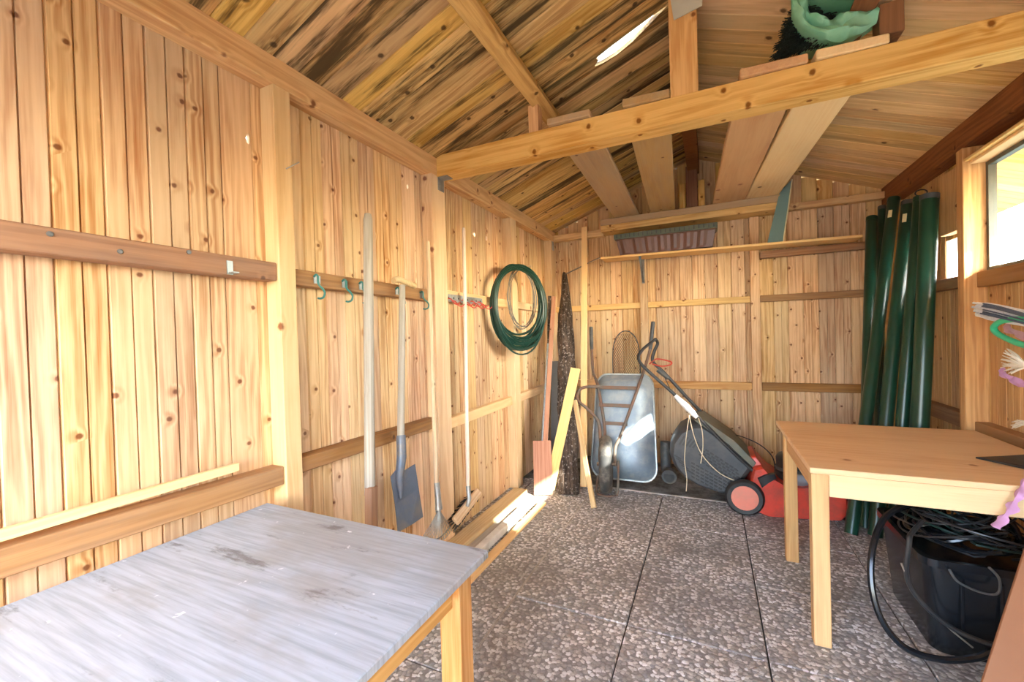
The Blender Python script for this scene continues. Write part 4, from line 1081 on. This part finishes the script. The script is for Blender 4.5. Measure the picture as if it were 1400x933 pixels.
for j, (sc, dy) in enumerate(((.35, .36), (.60, .28), (.78, .16), (.92, .06), (1.0, 0.0), (.95, -.022), (.88, -.028), (.80, -.018), (.72, .002), (.64, -.012), (.56, -.016), (.48, .012), (.42, .06), (.40, .12))):
    lp = []
    for i, p in enumerate(R0):
        th_ = 2*PI*i/NR
        nz = mnoise.noise(V(math.cos(th_)*2.4, math.sin(th_)*2.4, j*.42))
        fold = math.sin(th_*5+j*.9)*.5+nz
        q = cen+(p-cen)*(sc+(.05*nz if 3 < j else .02*nz))
        q.y = p.y+dy+(.022*fold if j > 4 else .01*fold)
        q.z = min(max(q.z, ZT+.003), roof_z(q.x)-.035)
        if 2.20 < q.y < 2.34: q.x = min(q.x, .648)
        lp.append(q)
    loops.append(lp)
MB().loft(loops, caps=False).build('sack', M_MINTBAG, bag, smooth=True)

# ------------------------------------------------------------------ green tubes in the right back corner
tubes = [((1192, 298), 4.22, (1183, 727), .036, 'straight dark green tube furthest from the window, with a round capped top', M_GREENTUBE),
         ((1206, 283), 4.27, (1199, 714), .026, 'thin dark green tube squeezed behind the straight one', M_GREENTUBE),
         ((1222, 272), 4.05, (1163, 735), .036, 'green tube slanting across the others with a pale label at its top', M_GREENTUBE),
         ((1242, 276), 3.80, (1196, 738), .038, 'long green tube leaning in the middle of the green bundle', M_GREENTUBE),
         ((1258, 270), 3.62, (1221, 739), .034, 'green tube with a wire ring at its top', M_GREENTUBE),
         ((1271, 267), 3.45, (1249, 748), .045, 'thickest green tube of the bundle, beside the window post', M_GREENTUBE)]
for i, (tp, yt, bt, r, lab, mt) in enumerate(tubes):
    b = fl(*bt); t = U(*tp, 'y', yt)
    if t.x > 1.255: t = U(*tp, 'x', 1.255)
    g = thing('green_tube', lab, 'tube', b, 'green tubes leaning in the back right corner')
    d = (t-b).normalized()
    b2 = b+V(0, 0, .004)+d*(r*.45)
    MB().tube([b2, lerp(b2, t, .5)+V(.004*(i % 3-1), 0, 0), t-d*.004, t], [r, r, r, r*.92], 20).build('body', mt, g, smooth=True)
    MB().tube([t-d*.03, t+d*.002], r*1.04, 20).build('collar', M_DKGREY if i % 2 else M_GREENTUBE, g, smooth=True)
    if i in (2, 3):
        c = lerp(b, t, .94); side = d.cross(V(0, 0, 1)).normalized(); fwd = -(d.cross(side)).normalized()
        if fwd.y > 0: fwd = -fwd
        M_ = Matrix((d, d.cross(fwd), fwd)).transposed().to_4x4(); M_.translation = c+fwd*(r+.0006)
        mbx = MB().box((-.03, -.011, -.004), (.03, .011, .0008)); mbx.v = [M_ @ v for v in mbx.v]
        mbx.build('label', M_CREAM, g)
    if i == 4:
        rg = [t+d*.028+V(math.cos(a)*.03, -.01, math.sin(a)*.02) for a in [k*2*PI/16 for k in range(16)]]
        MB().tube(rg, .004, 6, closed=True).build('wire_ring', M_BLACK, g, smooth=True)
# ------------------------------------------------------------------ black tub with cables
tub = thing('plastic_tub', 'black rectangular plastic tub under the pine table', 'tub', (.97, 2.45, 0))
def rr(x0, x1, y0, y1, z, r=.05, k=4):
    pts = []
    for cx_, cy_, a0 in ((x1-r, y1-r, 0), (x0+r, y1-r, PI/2), (x0+r, y0+r, PI), (x1-r, y0+r, 1.5*PI)):
        for i in range(k+1):
            a = a0+i*PI/2/k; pts.append(V(cx_+r*math.cos(a), cy_+r*math.sin(a), z))
    return pts
o = .03
MB().loft([rr(.76+o, 1.20-o, 2.20+o, 2.72-o, .002), rr(.76, 1.20, 2.20, 2.72, .36), rr(.745, 1.203, 2.185, 2.735, .362), rr(.745, 1.203, 2.185, 2.735, .392), rr(.765, 1.19, 2.205, 2.715, .392), rr(.765, 1.19, 2.205, 2.715, .34)]).build('body', M_BLACKGLOSS, tub, smooth=True)
for k in range(3):
    MB().box((.86+.11*k, 2.196-.004*k*0, .10), (.872+.11*k, 2.222, .33)).build('rib', M_BLACKGLOSS, tub, bevel=.003)
def tangle(name, label, n, rad, seed, mat, zlo, zhi, rx=.17, ry=.2, cat='cable'):
    rnd = random.Random(seed); P = []
    for i in range(n):
        cx_ = .975+rnd.uniform(-.05, .05); cy_ = 2.46+rnd.uniform(-.05, .05); a0 = rnd.uniform(0, 2*PI); s = rnd.uniform(.65, 1.12); tx, ty = rnd.uniform(-.06, .06), rnd.uniform(-.06, .06)
        zc = lerp(zlo, zhi, i/max(n-1, 1))
        for k in range(14):
            a = a0+2*PI*k/14
            P.append(V(cx_+rx*s*math.cos(a), cy_+ry*s*math.sin(a), max(zc+tx*math.cos(a)+ty*math.sin(a), .40)))
    return tag(MB().tube(smoothpath(P, 3), rad, 6).build(name, mat, smooth=True), label, cat)
tangle('cable', 'thick black cable heaped in loops on the black tub', 5, .008, 3, M_BLACKGLOSS, .41, .47)
tangle('cable', 'thin black wire tangled over the heap on the black tub', 9, .0042, 5, M_BLACK, .42, .50)
tangle('cable', 'dark green thin cord mixed into the cable heap', 4, .0045, 8, plain('dark_green_cord', (24, 46, 40), .4), .41, .49)
mb = MB().box((1.02, 2.36, .49), (1.075, 2.375, .515)); mb.build('x', M_WHITE) if False else None
# big hoop of black hose leaning on the tub
hp = [(1262, 690, 2.50), (1236, 693, 2.42), (1210, 708, 2.32), (1194, 745, 2.22), (1191, 795, 2.16), (1204, 845, 2.13), (1236, 885, 2.12), (1285, 902, 2.12), (1335, 900, 2.13), (1375, 888, 2.14)]
P = [U(a, b, 'y', c) for a, b, c in hp]
P += [V(1.16, 2.15, .16), V(1.19, 2.165, .28), V(1.18, 2.30, .47), V(1.05, 2.40, .56)]
for p in P: p.z = max(p.z, .014)
tag(MB().tube(smoothpath(P, 6, closed=True), .0125, 8, closed=True).build('hose', M_BLACKGLOSS, smooth=True), 'big hoop of ribbed black hose leaning against the black tub', 'hose')
hp = [(1243, 742), (1240, 790), (1262, 826), (1300, 858), (1350, 880), (1390, 884)]
P = [U(a, b, 'y', 2.170-.004*i) for i, (a, b) in enumerate(hp)]
P = [U(1262, 712, 'y', 2.26)]+[U(1246, 730, 'y', 2.20)]+P
tag(MB().tube(smoothpath(P, 6), .009, 8).build('hose', M_BLACK, smooth=True), 'corrugated black hose drooping down the front of the tub', 'hose')
hp = [(1298, 779), (1310, 796), (1340, 810), (1364, 812), (1366, 792), (1352, 776)]
P = [U(a, b, 'y', 2.168) for a, b in hp]
tag(MB().tube(smoothpath(P, 6), .0045, 6).build('cable', M_DKGREY, smooth=True), 'short grey cable loop hanging over the tub rim', 'cable')
hp = [(1232, 770), (1250, 808), (1285, 848), (1330, 886)]
P = [U(a, b, 'y', 2.165-.003*i) for i, (a, b) in enumerate(hp)]
tag(MB().tube(smoothpath(P, 6), .0035, 6).build('cable', M_WIRE, smooth=True), 'thin grey wire running across the tub front', 'cable')
# brown board bottom right
k0, k1 = U(1358, 933, 'y', 1.86), U(1402, 795, 'y', 1.985)
d = (k1-k0).normalized(); side = V(1, 0, 0)-d*d.x; side.normalize()
bot = k0-d*((k0.z-.012)/d.z); top_ = bot+d*((2.066-bot.y)/d.y)
n_ = d.cross(side).normalized()
if n_.y > 0: n_ = -n_
c0_ = bot+side*.16+V(0, 0, -side.z*.21*0)
low = min((bot+side*t_).z for t_ in (0, .32))
c0_ += V(0, 0, .010-low)
stick('hardboard', c0_, c0_+(top_-bot), .32, .012, M_BROWNBOARD, None, n_, .001, 'smooth brown hardboard panel leaning on the table front before the black tub', 'panel')
# black sheet on the table
bsx = [U(1334, 627, 'z', .744), U(1370, 627, 'z', .75), U(1408, 622, 'z', .76), U(1408, 660, 'z', .75)]
up_ = [bsx[0]+V(0, 0, .006), bsx[1]+V(0, 0, .010), V(1.268, bsx[2].y, .775), V(1.25, bsx[3].y+.05, .762)]
dn2 = [V(p.x, p.y, .7435) for p in bsx[:1]]+[bsx[1]-V(0, 0, .006), V(1.268, bsx[2].y, .752), V(1.25, bsx[3].y, .744)]
tag(MB().loft([dn2, up_]).build('rubber_mat', M_BLACK, M=None), 'black rubber mat lying on the pine table by the right wall', 'mat')

# ------------------------------------------------------------------ rags and ribbons hung below the window
XH = 1.27
def rag(name, pts, widths, mat, label, cat, th=.006, x=XH, fringe=0):
    P = [U(a, b, 'x', x-.012*i) for i, (a, b) in enumerate(pts)]
    return P
g = thing('rag_bundle', 'grey-blue striped rag bundle with frayed end under the window sill', 'rag', U(1365, 440, 'x', 1.24))
mb = MB()
for i in range(26):
    a = random.uniform(-1, 1); b = random.uniform(-1, 1)
    p0 = U(1338+4*b+random.uniform(-6, 3), 423+9*a, 'x', 1.24+.02*b)
    p1 = U(1362, 425+10*a+3, 'x', 1.24+.025*b); p2 = U(1424, 440+8*a, 'x', 1.25+.03*b)
    mb.tube(smoothpath([p0, p1, p2], 4), [.006]*3+[.010]*5+[.010], 6)
mb.build('strips', M_CLOTH_BLUE, g, smooth=True, kind='stuff')
mb = MB()
for i in range(9):
    a = random.uniform(-1, 1); b = random.uniform(-1.6, -1)
    mb.tube(smoothpath([U(1342+random.uniform(-3, 6), 422+8*a, 'x', 1.235+.02*b), U(1366, 427+9*a, 'x', 1.235+.025*b), U(1404, 437+8*a, 'x', 1.245+.03*b)], 4), .0035, 5)
mb.build('dark_strips', plain('slate_blue_rag', (92, 104, 128), 0.9), g, smooth=True, kind='stuff')
mb = MB()
for i in range(10):
    a = random.uniform(-1, 1)
    mb.tube([U(1331+random.uniform(0, 6), 426+5*a, 'x', 1.235), U(1352, 428+6*a, 'x', 1.235)], [.0015, .004], 4)
mb.build('frayed_end', M_CLOTH_WHITE, g, smooth=True, kind='stuff')
hk = [(1422, 440), (1404, 437), (1385, 437), (1368, 440), (1359, 447), (1362, 455), (1378, 464), (1404, 473), (1420, 468)]
tag(MB().tube(smoothpath([U(a, b, 'x', 1.215) for a, b in hk], 6), .0125, 10).build('hanging_loop', M_MINT, smooth=True), 'bright mint green plastic loop below the grey-blue rag', 'loop')
def ribbon(name, pts, w, mat, label, cat, x0=1.24, x1=1.24, ax='x'):
    P = [U(a, b, ax, lerp(x0, x1, i/(len(pts)-1))) for i, (a, b) in enumerate(pts)]
    P = smoothpath(P, 5); mb = MB(); n_ = len(P); vs = []
    for i, p in enumerate(P):
        t = (P[min(i+1, n_-1)]-P[max(i-1, 0)]).normalized()
        s_ = t.cross(V(-1, 0, 0)).normalized()*w*(.8+.25*math.sin(i*.9)); k = V(-.006*math.sin(i*1.3), 0, 0)
        vs += [p+s_+k, p+V(-.008, 0, 0), p-s_-k, p+V(.004, 0, 0)]
    fs = []
    for i in range(n_-1):
        for k in range(4): fs.append((4*i+k, 4*i+(k+1) % 4, 4*i+4+(k+1) % 4, 4*i+4+k))
    fs += [(3, 2, 1, 0), (4*n_-4, 4*n_-3, 4*n_-2, 4*n_-1)]
    return tag(mb.add(vs, fs).build(name, mat, smooth=True), label, cat)
ribbon('fabric_strip', [(1374, 447), (1388, 455), (1405, 463), (1418, 468)], .022, M_CLOTH_PINK, 'dusty pink fabric strip behind the mint green handle', 'fabric strip', 1.27, 1.27)
ribbon('fabric_strip', [(1368, 507), (1380, 517), (1394, 524), (1406, 527), (1416, 522)], .022, M_CLOTH_LILAC, 'pink-lilac fabric strip hanging under the white tassel', 'fabric strip')
ribbon('ribbon', [(1424, 634), (1406, 655), (1396, 675), (1386, 692), (1374, 708), (1361, 721)], .026, M_CLOTH_LILAC, 'lilac ribbon dangling in front of the pine table edge', 'ribbon', 2.03, 2.05, 'y')
def tassel(px, py, n, L, label, dirs):
    mb = MB()
    for i in range(n):
        a = lerp(dirs[0], dirs[1], random.random()); l = L*random.uniform(.6, 1.1)
        p = U(px, py, 'x', 1.22); q = U(px+math.cos(a)*l, py-math.sin(a)*l, 'x', 1.22+random.uniform(-.02, .03))
        m = lerp(p, q, .5)+V(0, 0, random.uniform(-.006, .012))
        mb.tube(smoothpath([p, m, q], 3), [.004, .004, .0038, .0035, .003, .0025, .002], 5)
    return tag(mb.build('tassel', M_CLOTH_WHITE, smooth=True), label, 'tassel')
tassel(1404, 502, 34, 34, 'white frayed tassel above the pink-lilac strip', (2.3, 3.6))
tassel(1406, 580, 18, 22, 'lower white rag tuft hanging above the table', (2.7, 3.5))
rope = [U(1412, 396, 'x', 1.255), U(1410, 440, 'x', 1.255), U(1408, 500, 'x', 1.245), U(1409, 580, 'x', 1.235), U(1408, 625, 'x', 1.20)]
tag(MB().tube(smoothpath(rope, 4), .012, 8).build('rope', M_CLOTH_WHITE, smooth=True), 'pale rope the rags and tassels are tied to', 'rope')
for a, b in ((1396, 527), (1400, 516)):
    pass
# long nail in the first post
tag(MB().tube([U(391, 231, 'x', -1.521), U(409, 222, 'x', -1.46)], .0022, 5).build('nail', M_GALV, smooth=True), 'long bent nail sticking out of the first left post', 'nail')
# ------------------------------------------------------------------ greenery outside the window
def shrub(cx_, cy_, rz, rr_, n, label, seed):
    rnd = random.Random(seed)
    sh_ = thing('garden_shrub', label, 'shrub', (cx_, cy_, -.1))
    mb = MB()
    for i in range(n):
        u = rnd.uniform(-1, 1); a = rnd.uniform(0, 2*PI); r = rnd.uniform(.75, 1.0)
        s = math.sqrt(1-u*u)
        p = V(cx_+rr_*r*s*math.cos(a), cy_+rr_*r*s*math.sin(a), rz*.55+rz*.55*r*u)
        if p.z < -.05: continue
        d = V(rnd.uniform(-1, 1), rnd.uniform(-1, 1), rnd.uniform(-1, 1)).normalized()*.09; e_ = d.orthogonal().normalized()*.035
        mb.add([p-d, p+e_, p+d, p-e_], [(0, 1, 2, 3)])
    mb.build('foliage', M_LEAF, sh_, kind='stuff', flip=False)
    MB().tube([V(cx_, cy_, -.1), V(cx_+.05, cy_, rz*.6)], [.06, .03], 8).build('stem', M_BARK, sh_, smooth=True)
M_LEAF = plain('leaf_green', (122, 150, 70), .6, var=.25, scale=8)
shrub(5.6, 6.4, 2.6, 1.5, 1500, 'leafy green shrub outside beyond the right window', 11)
shrub(6.2, 9.6, 3.0, 1.9, 1500, 'taller leafy shrub further out beyond the right window', 12)
